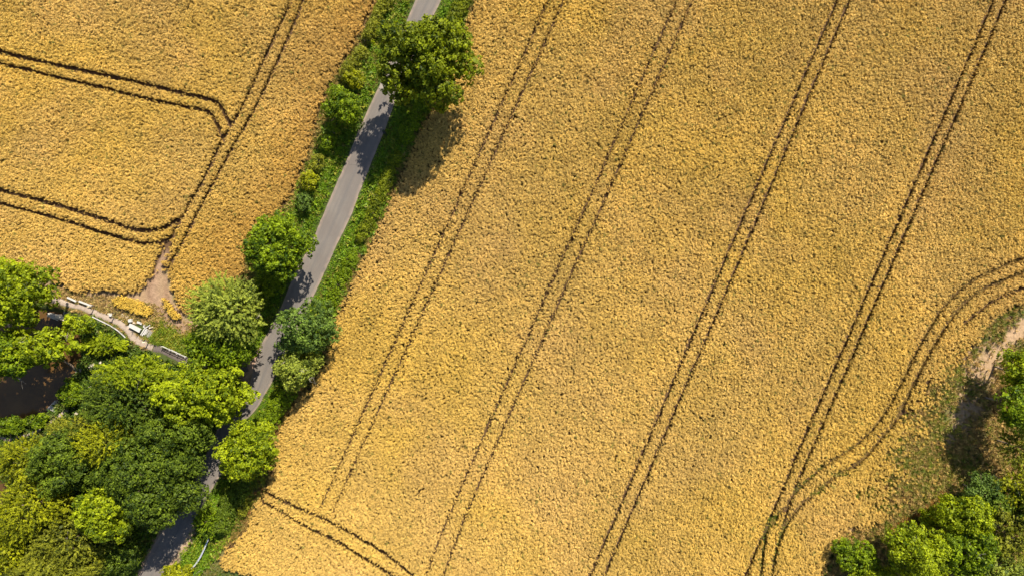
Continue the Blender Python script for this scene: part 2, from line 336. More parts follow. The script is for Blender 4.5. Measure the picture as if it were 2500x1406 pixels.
# ------------------------------------------------------------------ road, path, water
def ribbon(name, Lp, Rp, z0, nacross=6, camber=0.0, edge=0.0, follow=False, seed=0, drop=0.06):
    n = len(Lp); V = []; U = []
    ln = np.concatenate([[0], np.cumsum(np.hypot(*np.diff((Lp+Rp)/2, axis=0).T))])
    rg = np.random.default_rng(seed)
    e1 = (fbm(ln, ln*0, 1.1, 21+seed)-.5)*2*edge + rg.uniform(-1, 1, n)*edge*.4; e2 = (fbm(ln, ln*0+9, 1.1, 31+seed)-.5)*2*edge + rg.uniform(-1, 1, n)*edge*.4
    for i in range(n):
        d = Rp[i]-Lp[i]; w = np.hypot(*d); u = d/w; a = Lp[i]-u*e1[i]; b = Rp[i]+u*e2[i]
        for k in range(nacross+1):
            t = k/nacross; p = a*(1-t)+b*t; z = z0+camber*(1-(2*t-1)**2)
            if k in (0, nacross): z -= drop
            V.append((p[0], p[1], z)); U.append((t, ln[i]))
    V = np.array(V)
    if follow: V[:, 2] += gz(V[:, 0], V[:, 1])
    idx = np.arange(n*(nacross+1)).reshape(n, nacross+1)
    F = np.stack([idx[:-1, :-1], idx[1:, :-1], idx[1:, 1:], idx[:-1, 1:]], -1).reshape(-1, 4)
    me = raw_mesh(name, V, F, True); a = me.attributes.new('lane', 'FLOAT_VECTOR', 'POINT')
    a.data.foreach_set('vector', np.column_stack([np.array(U), np.zeros(len(U))]).astype(np.float32).ravel()); return me
def resample(A, B, step):
    m = (A+B)/2; ln = np.concatenate([[0], np.cumsum(np.hypot(*np.diff(m, axis=0).T))]); t = np.arange(0, ln[-1], step)
    f = lambda Q: np.column_stack([np.interp(t, ln, Q[:, 0]), np.interp(t, ln, Q[:, 1])]); return f(A), f(B)
RL, RR = resample(ROADL, ROADR, .5)
def road_mats():
    m, nt, nd, lk, out = new_mat('asphalt')
    at = N(nt, 'ShaderNodeAttribute', attribute_name='lane'); sp = nd.new('ShaderNodeSeparateXYZ'); lk.new(at.outputs['Vector'], sp.inputs[0])
    # lengthwise streaks
    mp = nd.new('ShaderNodeCombineXYZ'); mu = N(nt, 'ShaderNodeMath', operation='MULTIPLY'); mu.inputs[1].default_value = 7; lk.new(sp.outputs[0], mu.inputs[0])
    mv = N(nt, 'ShaderNodeMath', operation='MULTIPLY'); mv.inputs[1].default_value = .22; lk.new(sp.outputs[1], mv.inputs[0]); lk.new(mu.outputs[0], mp.inputs[0]); lk.new(mv.outputs[0], mp.inputs[1])
    streak = ramp(nt, noise(nt, 1.0, 4, .6, mp.outputs[0]), .38, .66)
    c = mixc(nt, streak, (0.135, 0.119, 0.104), (0.106, 0.097, 0.090))
    big = ramp(nt, noise(nt, .22, 4), .35, .7); c = mixc(nt, big, c, (0.105, 0.090, 0.080))
    ab = N(nt, 'ShaderNodeMath', operation='SUBTRACT'); ab.inputs[1].default_value = .5; lk.new(sp.outputs[0], ab.inputs[0]); aa = N(nt, 'ShaderNodeMath', operation='ABSOLUTE'); lk.new(ab.outputs[0], aa.inputs[0])
    cen = ramp(nt, aa.outputs[0], .10, .0); cm = N(nt, 'ShaderNodeMath', operation='MULTIPLY'); cm.inputs[1].default_value = .45; lk.new(cen, cm.inputs[0]); c = mixc(nt, cm.outputs[0], c, (0.083, 0.079, 0.077))
    ed = ramp(nt, aa.outputs[0], .36, .5); em = N(nt, 'ShaderNodeMath', operation='MULTIPLY'); lk.new(ed, em.inputs[0]); lk.new(ramp(nt, noise(nt, 1.2, 5), .3, .65), em.inputs[1]); c = mixc(nt, em.outputs[0], c, (0.238, 0.178, 0.139))
    g = ramp(nt, noise(nt, 30, 3, .7), .3, .7); g.node.inputs[3].default_value = .82; g.node.inputs[4].default_value = 1.15; c = mixc(nt, 1, c, g, 'MULTIPLY')
    vo = N(nt, 'ShaderNodeTexVoronoi', feature='DISTANCE_TO_EDGE'); vo.inputs['Scale'].default_value = .55; ge = nd.new('ShaderNodeNewGeometry'); ns = nd.new('ShaderNodeTexNoise'); ns.inputs['Scale'].default_value = 1.5; lk.new(ge.outputs['Position'], ns.inputs['Vector'])
    vm = N(nt, 'ShaderNodeVectorMath', operation='ADD'); lk.new(ge.outputs['Position'], vm.inputs[0]); lk.new(ns.outputs['Color'], vm.inputs[1]); lk.new(vm.outputs[0], vo.inputs['Vector'])
    ck = ramp(nt, vo.outputs[0], .020, .006); cmask = N(nt, 'ShaderNodeMath', operation='MULTIPLY'); lk.new(ck, cmask.inputs[0]); lk.new(ramp(nt, noise(nt, .11, 2), .64, .70), cmask.inputs[1]); c = mixc(nt, cmask.outputs[0], c, (0.06, 0.055, 0.05))
    principled(nt, out, c, .85, .25, bump=noise(nt, 45, 3), bdist=.01)
    return m
ASPH = road_mats()
d_ = (RR-RL); wd = np.hypot(d_[:, 0], d_[:, 1])[:, None]; un = d_/wd
sm_, nt, nd, lk, out = new_mat('sandy_verge'); c = mixc(nt, ramp(nt, noise(nt, 3, 5), .3, .7), (0.225, 0.150, 0.109), (0.345, 0.255, 0.195)); principled(nt, out, c, .95, .1, bump=noise(nt, 25, 4), bdist=.03)
tag(link('road_shoulder', ribbon('road_shoulder', RL-un*.22, RR+un*.22, .012, 4, 0, .16, seed=5), sm_), 'thin sandy edge along both sides of the lane', 'road edge', kind='structure')
road = tag(link('road', ribbon('road', RL, RR, .035, 8, .05, .07, seed=2, drop=.03), ASPH), 'narrow grey asphalt lane running between the two wheat fields', 'road', kind='structure')
# repaired patches, part of the road
def patch(poly, mat, z):
    p = WP(poly); V = [(x, y, z) for x, y in p]; n = len(V); V += [(x, y, z-.03) for x, y in p]
    b = bpy.data.meshes.new('patch'); F = [tuple(range(n))]+[(i, n+i, n+(i+1) % n, (i+1) % n) for i in range(n)]
    if np.cross(p[1]-p[0], p[2]-p[1]) < 0: F = [f[::-1] for f in F]
    b.from_pydata(V, [], F); b.update(); link('patch', b, mat, road)
PATCHM = plain('pale_repair', (0.198, 0.175, 0.155), .18, 2.5, .9); PATCHD = plain('dark_repair', (0.086, 0.083, 0.079), .2, 3, .9)
patch([(945, 166), (962, 170), (944, 221), (925, 217)], PATCHM, .075)
patch([(966, 178), (981, 182), (972, 210), (958, 206)], PATCHM, .088)
patch([(956, 192), (966, 195), (952, 223), (945, 219)], PATCHD, .094)
patch([(934, 318), (938, 317), (940, 323), (942, 327), (937, 327), (933, 322)], BLACK, .080)
for q in ([(416, 1318), (425, 1321), (417, 1338), (408, 1334)], [(404, 1355), (413, 1359), (408, 1369), (398, 1364)], [(430, 1288), (436, 1291), (428, 1312), (423, 1309)]):
    patch(q, PATCHD, .084)

GRAVEL, nt, nd, lk, out = new_mat('gravel'); c = mixc(nt, ramp(nt, noise(nt, 4, 6, .7), .3, .7), (0.217, 0.165, 0.131), (0.345, 0.285, 0.236)); principled(nt, out, c, .95, .1, bump=noise(nt, 30, 5), bdist=.04)
def path(name, C, w, mat, label, z=.03, seed=0):
    t = np.gradient(C, axis=0); t /= np.hypot(t[:, 0], t[:, 1])[:, None]; nrm = np.column_stack([-t[:, 1], t[:, 0]]); w = np.interp(np.linspace(0, 1, len(C)), np.linspace(0, 1, len(w)), w)[:, None]
    A, B = resample(C+nrm*w/2, C-nrm*w/2, .25)
    return tag(link(name, ribbon(name, B, A, z, 5, .02, .12, True, seed, .1), mat), label, 'path', kind='structure')
path('gravel_path', trackC, TRACKW, GRAVEL, 'pale gravel footpath curving past the pond below the wheat field', seed=3)
MULCH = plain('dark_mulch', (0.105, 0.085, 0.075), .35, 7)
path('mulch_path', darkC, [1.25, 1.2, 1.2, 1.1, 1.2], MULCH, 'dark stretch of path beside the white rail fence', .036, 4)
path('pond_path', pondpathC, [.45, .5, .45, .5, .6], GRAVEL, 'thin gravel path round the foot of the pond', seed=6)

WATER, nt, nd, lk, out = new_mat('muddy_water')
c = mixc(nt, ramp(nt, noise(nt, .5, 4), .3, .7), (0.060, 0.032, 0.011), (0.095, 0.052, 0.017)); p = principled(nt, out, c, .10, .28, bump=noise(nt, 5, 3), bdist=.008)
def water(name, poly, label):
    V = [(x, y, -.62) for x, y in poly]; me = bpy.data.meshes.new(name); me.from_pydata(V, [], [tuple(range(len(V)))]); me.update()
    if me.polygons[0].normal.z < 0: me.flip_normals()
    tag(link(name, me, WATER), label, 'pond', kind='structure')
def grow(poly, d):
    c_ = poly.mean(0); v = poly-c_; return c_+v*(1+d/np.hypot(v[:, 0], v[:, 1])[:, None])
water('pond', grow(pond, .5), 'muddy brown pond under the overhanging trees')
water('pool', grow(pond2, .5), 'small brown pool at the edge of the wood')

# ------------------------------------------------------------------ scattered crop and grass (stuff)
def make_variants(kind, n, mat):
    c = bpy.data.collections.new(kind+'_variants')
    for v in range(n):
        rg = np.random.default_rng(500+v+{'wheat': 0, 'grass': 40, 'weed': 80}[kind]*7); Q = []; T = []
        if kind == 'wheat':
            nb, L, wd_, lean = 33, .34, .028, .12
        elif kind == 'grass':
            nb, L, wd_, lean = 14, .30, .030, .8
        else:
            nb, L, wd_, lean = 12, .34, .075, .8
        sc_ = [(np.array([math.cos(a_), math.sin(a_), 0])*rg.uniform(.075, .125), rg.uniform(.72, 1.06)) for a_ in np.arange(3)*2.094+rg.uniform(0, 6)+rg.normal(0, .25, 3)]
        for b in range(nb):
            an = rg.uniform(0, 2*math.pi); d = np.array([math.cos(an), math.sin(an), 0]); sd_ = np.array([-d[1], d[0], 0])
            r0 = (.052*math.sqrt(rg.random()) if kind == 'wheat' else rg.uniform(0, .07)); base = d*r0+(sc_[b % 3][0] if kind == 'wheat' else 0); tw = rg.uniform(-1, 1)*.8
            w = wd_*rg.uniform(.7, 1.3); side = (sd_*math.cos(tw)+d*math.sin(tw)); tint = rg.random()
            if kind == 'wheat':
                h = rg.uniform(.62, .80)*sc_[b % 3][1]; le = lean*rg.uniform(.1, .8)
                m1 = base+d*le*.25*h+np.array([0, 0, h*.72]); m2 = base+d*le*.55*h+np.array([0, 0, h]); tip = m2+d*(.02+.05*rg.random())+np.array([0, 0, rg.uniform(-.07, .04)])
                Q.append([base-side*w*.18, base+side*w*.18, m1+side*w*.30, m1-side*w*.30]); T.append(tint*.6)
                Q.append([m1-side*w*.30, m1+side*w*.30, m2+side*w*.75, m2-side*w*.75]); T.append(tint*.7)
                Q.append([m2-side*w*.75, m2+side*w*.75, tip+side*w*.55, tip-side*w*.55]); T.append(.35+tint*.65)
            else:
                h = L*rg.uniform(.6, 1.15); le = lean*rg.uniform(.3, 1.1)
                m1 = base+d*le*.35*h+np.array([0, 0, h*.7]); tip = base+d*le*h+np.array([0, 0, h*rg.uniform(.7, 1.0)])
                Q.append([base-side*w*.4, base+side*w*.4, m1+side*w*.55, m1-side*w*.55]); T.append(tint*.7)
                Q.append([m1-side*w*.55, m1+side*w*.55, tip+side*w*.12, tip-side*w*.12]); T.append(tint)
        me = quad_mesh(kind+'_tuft', np.array(Q), T); me.materials.append(mat); o = bpy.data.objects.new(kind+'_tuft_%d' % v, me); c.objects.link(o)
    return c
def gn_group(coll, name):
    ng = bpy.data.node_groups.new(name, 'GeometryNodeTree'); ng.interface.new_socket('Geometry', in_out='INPUT', socket_type='NodeSocketGeometry'); ng.interface.new_socket('Geometry', in_out='OUTPUT', socket_type='NodeSocketGeometry')
    nd = ng.nodes; lk = ng.links; gi = nd.new('NodeGroupInput'); go = nd.new('NodeGroupOutput'); ci = nd.new('GeometryNodeCollectionInfo'); ci.inputs[0].default_value = coll; ci.inputs['Separate Children'].default_value = True; ci.inputs['Reset Children'].default_value = True
    ip = nd.new('GeometryNodeInstanceOnPoints'); ip.inputs['Pick Instance'].default_value = True
    def na(n_, t):
        a = nd.new('GeometryNodeInputNamedAttribute'); a.data_type = t; a.inputs[0].default_value = n_; return a.outputs[0]
    lk.new(gi.outputs[0], ip.inputs['Points']); lk.new(ci.outputs[0], ip.inputs['Instance']); lk.new(na('var', 'INT'), ip.inputs['Instance Index']); lk.new(na('rot', 'FLOAT_VECTOR'), ip.inputs['Rotation']); lk.new(na('scl', 'FLOAT_VECTOR'), ip.inputs['Scale'])
    lk.new(ip.outputs[0], go.inputs[0]); return ng
NV = 8
GN = {k: gn_group(make_variants(k, NV, m), k+'_scatter') for k, m in (('wheat', CROPM), ('grass', GRASSM), ('weed', GRASSM))}
def scatter(name, kind, P, scl, colr, label, cat, seed=0, tilt=.12, lean=(0, 0)):
    rg = np.random.default_rng(seed); n = len(P); Z = gz(P[:, 0], P[:, 1]); me = bpy.data.meshes.new(name)
    me.vertices.add(n); me.vertices.foreach_set('co', np.column_stack([P, Z]).astype(np.float32).ravel())
    a = me.attributes.new('var', 'INT', 'POINT'); a.data.foreach_set('value', rg.integers(0, NV, n).astype(np.int32))
    a = me.attributes.new('rot', 'FLOAT_VECTOR', 'POINT'); a.data.foreach_set('vector', np.column_stack([rg.normal(0, tilt, n)+lean[0], rg.normal(0, tilt, n)+lean[1], rg.uniform(0, 6.283, n)]).astype(np.float32).ravel())
    a = me.attributes.new('scl', 'FLOAT_VECTOR', 'POINT'); a.data.foreach_set('vector', np.asarray(scl, np.float32).ravel())
    a = me.attributes.new('col', 'FLOAT_COLOR', 'POINT'); a.data.foreach_set('color', np.column_stack([colr, np.ones(n)]).astype(np.float32).ravel())
    o = link(name, me, None); md = o.modifiers.new('scatter', 'NODES'); md.node_group = GN[kind]
    return tag(o, label, cat, kind='stuff')
def jgrid(poly, step, seed, jit=.48):
    lo = poly.min(0); hi = poly.max(0); lo = np.maximum(lo, [-71, -44]); hi = np.minimum(hi, [71, 44]); rg = np.random.default_rng(seed)
    X, Y = np.meshgrid(np.arange(lo[0], hi[0], step), np.arange(lo[1], hi[1], step*.866), indexing='ij'); X = X+(np.arange(X.shape[1]) % 2)[None, :]*step/2
    P = np.stack([X.ravel(), Y.ravel()], 1)+rg.uniform(-jit, jit, (X.size, 2))*step; return P[inside(P, poly)]

trams = [(smooth(WP(p, .1), 5) if len(p) > 2 else WP(p, .1), w, k) for p, w, k in TRAM]
def tram_field(P):
    lo = np.ones(len(P)); near = np.full(len(P), 9.0)
    for pl, w, k in trams:
        b0 = pl.min(0)-2; b1 = pl.max(0)+2; m = ((P > b0) & (P < b1)).all(1)
        if not m.any(): continue
        Q = P[m]; wob = (vnoise(Q[:, 0], Q[:, 1], 2.2, 44)-.5)*.07
        d = seg_dist(Q, pl)+wob; e = d-w/2
        lo[m] = np.minimum(lo[m], np.where(e < 0, 1-k, 1)); near[m] = np.minimum(near[m], np.where(k > .7, e, 9))
    return lo, near
def wheat(name, poly, seed, label, step=.172):
    P = jgrid(poly, step, seed); rg = np.random.default_rng(seed+1)
    lo, near = tram_field(P)
    edge = -sdist(P, poly)
    thin = np.clip(.12+edge*1.1+(fbm(P[:, 0], P[:, 1], .8, 9)-.5)*1.2, 0, 1)
    gap = fbm(P[:, 0], P[:, 1], 1.7, 60, 3)
    keep = (rg.random(len(P)) < np.where(lo < .05, 0.02, np.where(lo < 1, lo, 1))) & (rg.random(len(P)) < thin) & ((gap > .28) | (rg.random(len(P)) < .6))
    # weedy, thin patch towards the wood on the right
    sp = smooth(WP([(2345, 930), (2325, 1000), (2290, 1060), (2270, 1110), (2280, 1170), (2235, 1215)]), 5); dsp = seg_dist(P, sp)
    keep &= (rg.random(len(P)) < np.clip(-.22+dsp*.20+(fbm(P[:, 0], P[:, 1], .38, 71)-.5)*2.0, .06, 1))
    keep &= rg.random(len(P)) > weedy(P)*.8
    if seed == 1: keep &= rg.random(len(P)) < np.clip(seg_dist(P, WP([(415, 600), (396, 640), (378, 690)]))*.95-.25+(fbm(P[:, 0], P[:, 1], 1.0, 58)-.5)*.9, .04, 1)
    P = P[keep]; lo = lo[keep]; edge = edge[keep]; near = near[keep]; n = len(P); x, y = P.T
    h = (.9+.26*(fbm(x, y, .9, 14)-.5)*2*.6+rg.normal(0, .09, n))*np.where(lo < 1, .45+.3*lo, 1)
    h *= np.clip(.82+.3*np.clip(edge, 0, 1), 0, 1); w = rg.uniform(.64, .94, n)*np.clip(.55+near*1.6, .55, 1)
    base = np.array([0.64, 0.430, 0.112]); C = np.tile(base, (n, 1))
    a = np.clip((fbm(x, y, .09, 80)-.36)*3.0, 0, 1)[:, None]; C = C*(1-a*.75)+np.array([0.65, 0.435, 0.080])*a*.75
    b = np.clip((fbm(x, y, .13, 90)-.5)*3.5, 0, 1)[:, None]; C = C*(1-b*.5)+np.array([0.63, 0.410, 0.135])*b*.5
    # darker, redder and riper towards the hedge on the left field and in small patches
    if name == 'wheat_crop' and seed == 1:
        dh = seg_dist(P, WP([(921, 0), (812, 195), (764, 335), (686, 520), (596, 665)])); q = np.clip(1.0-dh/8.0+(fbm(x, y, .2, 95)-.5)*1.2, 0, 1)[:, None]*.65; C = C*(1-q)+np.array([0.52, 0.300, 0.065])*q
    e = np.clip(.9-edge*.55+(fbm(x, y, .5, 97)-.5)*.6, 0, 1)[:, None]*.45; C = C*(1-e)+np.array([0.46, 0.28, 0.07])*e
    g = (rg.random(n) < .012+.25*np.clip(1-seg_dist(P, sp)/5, 0, 1))[:, None]; C = np.where(g, np.array([0.20, 0.20, 0.035]), C)
    ra = x*.914+y*-.405 if seed == 2 else x*.24+y*.97; rb = x*.405+y*.914 if seed == 2 else x*.97-y*.24
    C *= (rg.uniform(.82, 1.14, n)*(.88+.24*fbm(x, y, 1.1, 99))*(.92+.16*fbm(ra*1.0, rb*.06, .9, 98))*(.88+.24*fbm(x, y, .12, 93)))[:, None]
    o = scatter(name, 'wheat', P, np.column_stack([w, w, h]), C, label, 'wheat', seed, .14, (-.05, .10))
    return o
wheat('wheat_crop', fieldL, 1, 'golden wheat of the field beside the pond, with curved double wheel tracks')
wheat('wheat_crop', fieldR, 2, 'wide golden wheat field with long parallel wheel tracks across the lane')
for i, pp in enumerate(PATCHES):
    poly = WP(pp, .3); P = jgrid(poly, .21, 20+i); n = len(P); rg = np.random.default_rng(i); w = rg.uniform(.9, 1.2, n)
    scatter('wheat_patch', 'wheat', P, np.column_stack([w, w, rg.uniform(.7, .95, n)]), np.array([0.58, 0.385, 0.055])*rg.uniform(.75, 1.2, (n, 1)), ['small island of deep yellow wheat on the dusty corner above the plank pile', 'slim tongue of yellow wheat beside the dusty wheel track at the field corner'][i], 'wheat', 30+i)

tl = [smooth(WP(TRAM[i][0], .1), 5) for i in (8, 9)]; tb = WP([(1780, 1460), (1840, 1180), (2080, 1000), (2240, 740), (2560, 590), (2560, 760), (2340, 780), (2260, 1000), (2060, 1200), (1920, 1460)])
P = jgrid(tb, .2, 40); d = np.minimum(seg_dist(P, tl[0]), seg_dist(P, tl[1])); rg = np.random.default_rng(41); P = P[(d < .42) & (rg.random(len(P)) < .75)]; n = len(P)
gk = np.clip((fbm(P[:, 0], P[:, 1], .25, 42)-.45)*4, 0, 1)*np.clip((W(2200, 0)[0]-P[:, 0])/5, 0, 1); C = np.array([0.36, 0.25, 0.07])*(1-gk)[:, None]+np.array([0.15, 0.19, 0.02])*gk[:, None]
s_ = rg.uniform(.6, 1.0, n); scatter('track_weeds', 'grass', P, np.column_stack([s_, s_, s_*.8]), C*rg.uniform(.7, 1.25, (n, 1)), 'short weeds growing in the curved headland wheel tracks', 'weeds', 43, .3)
P = jgrid(WP([(1850, 1300), (1950, 1150), (2200, 1000), (2300, 850), (2380, 850), (2340, 1220), (2100, 1280)]), .19, 45); rg = np.random.default_rng(46); wv = weedy(P); P = P[rg.random(len(P)) < wv*.8]; n = len(P); s_ = rg.uniform(.8, 1.4, n); k = rg.choice(5, n, p=(.22, .22, .24, .25, .07))
C = np.array([(0.15, 0.20, 0.015), (0.21, 0.24, 0.02), (0.30, 0.27, 0.04), (0.42, 0.30, 0.08), (0.10, 0.15, 0.012)])[k]*rg.uniform(.7, 1.2, (n, 1))
scatter('field_weeds', 'grass', P, np.column_stack([s_, s_, s_*1.4]), C, 'green weeds overgrowing the thin wheat beside the corner wood', 'weeds', 47, .3)
# grass of the verges and margins
def gmix(rg, n, cols, w):
    k = rg.choice(len(cols), n, p=np.array(w)/sum(w)); return np.array(cols)[k]*rg.uniform(.7, 1.25, (n, 1))
GREEN = [(0.175, 0.310, 0.008), (0.110, 0.215, 0.008), (0.270, 0.340, 0.012), (0.38, 0.33, 0.09)]
def blocked(P, road_m=.12):
    d = sdist(P, ROADPOLY) < road_m+(vnoise(P[:, 0], P[:, 1], 1.5, 5)-.3)*.25
    for c_, w_ in ((trackC, .42), (pondpathC, .25), (darkC, .5)): d |= seg_dist(P, c_) < w_
    d |= sdist(P, pond) < .25; d |= sdist(P, pond2) < .25; return d
def field_d(P): return np.minimum(sdist(P, fieldL), sdist(P, fieldR))
# verge strip along the lane
vp = np.vstack([ROADL+(ROADL-ROADR)*1.4, (ROADR+(ROADR-ROADL)*1.6)[::-1]])
P = jgrid(vp, .19, 50); P = P[~blocked(P) & (field_d(P) > -.1)]
bare = WP([(650, 850), (640, 905), (618, 960), (560, 945), (585, 880)]); P = P[(sdist(P, bare) > (vnoise(P[:, 0], P[:, 1], 1, 8)-.3)*1.2)]
lay = WP([(478, 1270), (462, 1310), (430, 1360), (400, 1400)]); P = P[(seg_dist(P, lay) > .9) | (np.random.default_rng(2).random(len(P)) < .25)]
rg = np.random.default_rng(51); n = len(P); fd = field_d(P); dr = sdist(P, ROADPOLY)
dry = np.clip(1.1-fd/1.1+(fbm(P[:, 0], P[:, 1], .8, 12)-.5), 0, 1); C = gmix(rg, n, GREEN, (5, 3, 1.5, .4)); D = gmix(rg, n, [(0.40, 0.27, 0.08), (0.30, 0.22, 0.07), (0.20, 0.21, 0.03)], (3, 2, 2)); C = np.where((rg.random(n) < dry)[:, None], D, C)
yel = (fbm(P[:, 0], P[:, 1], .35, 33) > .60) & (rg.random(n) < .4); C[yel] = np.array([0.22, 0.19, 0.03])
s_ = rg.uniform(.7, 1.25, n)*np.clip(.55+dr*.5, .55, 1.1)
scatter('verge_grass', 'grass', P, np.column_stack([s_, s_, s_*rg.uniform(.8, 1.6, n)]), C, 'bright green grass verge on both sides of the lane', 'grass', 52, .25)
k = rg.random(n) < np.clip((dr-.35)*.55, 0, .5)*(fbm(P[:, 0], P[:, 1], .7, 17) > .42); Pw = P[k]; nw = len(Pw); s_ = rg.uniform(.8, 1.6, nw)
scatter('verge_weeds', 'weed', Pw, np.column_stack([s_, s_, s_*rg.uniform(.9, 1.8, nw)]), gmix(rg, nw, [(0.12, 0.21, 0.008), (0.18, 0.26, 0.010), (0.30, 0.30, 0.03)], (4, 3, 1)), 'leafy green weeds and nettles crowding the lane verges', 'weeds', 53, .3)
# left hand hedge bank
hb = np.vstack([WP([(935, -60), (905, 20), (872, 95), (812, 190), (782, 262), (760, 335), (736, 410), (706, 482), (684, 520), (640, 560), (600, 640), (560, 700), (480, 780)]), WP([(640, 850), (700, 700), (760, 560), (805, 440), (850, 330), (905, 190), (960, 80), (1000, -60)])])
P = jgrid(hb, .22, 60); P = P[~blocked(P, 1.5) & (field_d(P) > -.15)]; n = len(P); rg = np.random.default_rng(61)
C = gmix(rg, n, [(0.16, 0.19, 0.015), (0.28, 0.25, 0.035), (0.42, 0.30, 0.09), (0.09, 0.14, 0.01)], (3, 3, 2, 2)); fd = field_d(P); st_ = (rg.random(n) < np.clip(1.0-fd*.75, 0, .85)); C[st_] = gmix(rg, int(st_.sum()), [(0.50, 0.35, 0.11), (0.40, 0.26, 0.07), (0.30, 0.25, 0.05)], (3, 3, 2)); s_ = rg.uniform(.7, 1.3, n)
scatter('bank_grass', 'grass', P, np.column_stack([s_, s_, s_*rg.uniform(1, 2.0, n)]), C, 'tall olive and straw coloured grass between the hedge and the curved-track field', 'grass', 62, .25)
ep = WP([(735, 900), (795, 890), (765, 945), (700, 1020), (675, 1080), (666, 1140), (654, 1196), (620, 1235), (610, 1285), (565, 1330), (525, 1345), (515, 1300), (545, 1220), (590, 1150), (640, 1050), (690, 960)])
P = jgrid(ep, .19, 64); P = P[~blocked(P, .4) & (field_d(P) > -.1)]; n = len(P); rg = np.random.default_rng(65); s_ = rg.uniform(.8, 1.5, n)
fd = field_d(P); C = gmix(rg, n, [(0.38, 0.24, 0.07), (0.28, 0.20, 0.05), (0.17, 0.19, 0.02), (0.33, 0.15, 0.04)], (3, 3, 2, 1)); G = gmix(rg, n, [(0.13, 0.19, 0.012), (0.18, 0.22, 0.02), (0.09, 0.14, 0.01)], (3, 2, 2)); C = np.where((rg.random(n) < np.clip(fd*.45-.1, 0, .9))[:, None], G, C)
scatter('hedge_foot_grass', 'grass', P, np.column_stack([s_, s_, s_*rg.uniform(.9, 1.8, n)]), C, 'dry russet and green grass at the foot of the bramble hedge along the wheat', 'grass', 66, .28)
# right hand margin between wheat and wood
mp = WP([(2012, 1460), (2008, 1388), (2035, 1345), (2070, 1300), (2120, 1270), (2170, 1225), (2140, 1160), (2130, 1110), (2180, 1040), (2250, 960), (2300, 890), (2340, 850), (2330, 920), (2372, 850), (2400, 790), (2440, 765), (2500, 745), (2700, 700), (2700, 1460)])
P = jgrid(mp, .20, 70); rg = np.random.default_rng(71); n = len(P); x, y = P.T
strip = smooth(WP([(2620, 740), (2500, 790), (2450, 832), (2412, 880), (2392, 930), (2366, 975), (2345, 1000), (2322, 1050)]), 5)
dst = seg_dist(P, strip); P = P[(rg.random(n) < np.clip(.30+(dst-.8)*.22+(fbm(x, y, .6, 77)-.5)*1.6, .08, .9)*np.where(inside(P, fieldR), np.clip(.6+.25*(x-46)+(fbm(x, y, .4, 76)-.5)*2.2, .05, 1), 1))]; n = len(P); x, y = P.T
dw = P[:, 0]-W(2330, 0)[0]
olive = np.clip((fbm(x, y, .3, 78)-.42)*3.5+.25, 0, 1); C = gmix(rg, n, [(0.50, 0.335, 0.11), (0.38, 0.245, 0.075), (0.28, 0.24, 0.05)], (3, 2, 2)); G = gmix(rg, n, [(0.17, 0.20, 0.02), (0.12, 0.165, 0.015), (0.27, 0.25, 0.035)], (3, 2, 2)); C = np.where((rg.random(n) < olive*.5)[:, None], G, C)
orange = seg_dist(P, WP([(2300, 1215), (2240, 1265), (2180, 1295)])) < .9; C[orange & (rg.random(n) < .6)] = np.array([0.36, 0.17, 0.03])
s_ = rg.uniform(.8, 1.5, n); scatter('margin_grass', 'grass', P, np.column_stack([s_, s_, s_*rg.uniform(1, 2.0, n)]), C, 'rough straw and green grass between the wheat and the corner wood', 'grass', 72, .28)
# dry grass round the pond path and the field corner
dp = WP([(100, 700), (150, 700), (240, 718), (300, 725), (345, 735), (400, 745), (450, 780), (490, 800), (480, 870), (400, 860), (340, 850), (300, 815), (230, 775), (140, 750), (90, 735)])
P = jgrid(dp, .17, 80); P = P[~blocked(P) & (field_d(P) > -.05)]; rg = np.random.default_rng(81)
dd = seg_dist(P, WP([(385, 660), (370, 715), (395, 755), (440, 795), (470, 820)])); P = P[rg.random(len(P)) < np.clip(.16+dd*.38+(fbm(P[:, 0], P[:, 1], .6, 18)-.35)*1.6, .10, .95)*(sdist(P, WP([(316, 786), (346, 788), (378, 795), (372, 825), (345, 820), (316, 802)])) > 0)]; n = len(P)
gr = np.clip(1.2-sdist(P, WP([(372, 800), (400, 800), (455, 832), (465, 868), (420, 850), (375, 832)]))*.8, 0, 1)
C = gmix(rg, n, [(0.50, 0.34, 0.12), (0.40, 0.27, 0.09), (0.30, 0.26, 0.06)], (3, 3, 2)); G = gmix(rg, n, [(0.20, 0.25, 0.015), (0.32, 0.29, 0.03), (0.14, 0.21, 0.012)], (3, 2, 3)); C = np.where((rg.random(n) < gr)[:, None], G, C)
s_ = rg.uniform(.6, 1.1, n)*(1+.5*gr); scatter('dry_grass', 'grass', P, np.column_stack([s_, s_, s_*rg.uniform(.6, 1.3, n)]), C, 'short parched grass around the gravel footpath and timber pile', 'grass', 82, .3)
# pond banks and woodland floor
bp = WP([(-200, 1010), (0, 1020), (60, 1028), (110, 1005), (150, 965), (186, 890), (196, 830), (190, 800), (230, 770), (310, 815), (345, 850), (420, 880), (600, 930), (520, 1060), (480, 1170), (400, 1270), (330, 1400), (300, 1480), (-200, 1480)])
P = jgrid(bp, .30, 90); P = P[~blocked(P)]; rg = np.random.default_rng(91); n = len(P); s_ = rg.uniform(.9, 1.7, n)
scatter('wood_undergrowth', 'weed', P, np.column_stack([s_, s_, s_*rg.uniform(.7, 1.4, n)]), gmix(rg, n, [(0.06, 0.11, 0.01), (0.09, 0.14, 0.012), (0.14, 0.15, 0.03)], (3, 3, 1)), 'low green undergrowth on the pond bank and below the wood', 'undergrowth', 92, .3)
cp = WP([(480, 1290), (520, 1280), (560, 1330), (532, 1366), (540, 1390), (600, 1415), (600, 1480), (380, 1480), (440, 1370)])
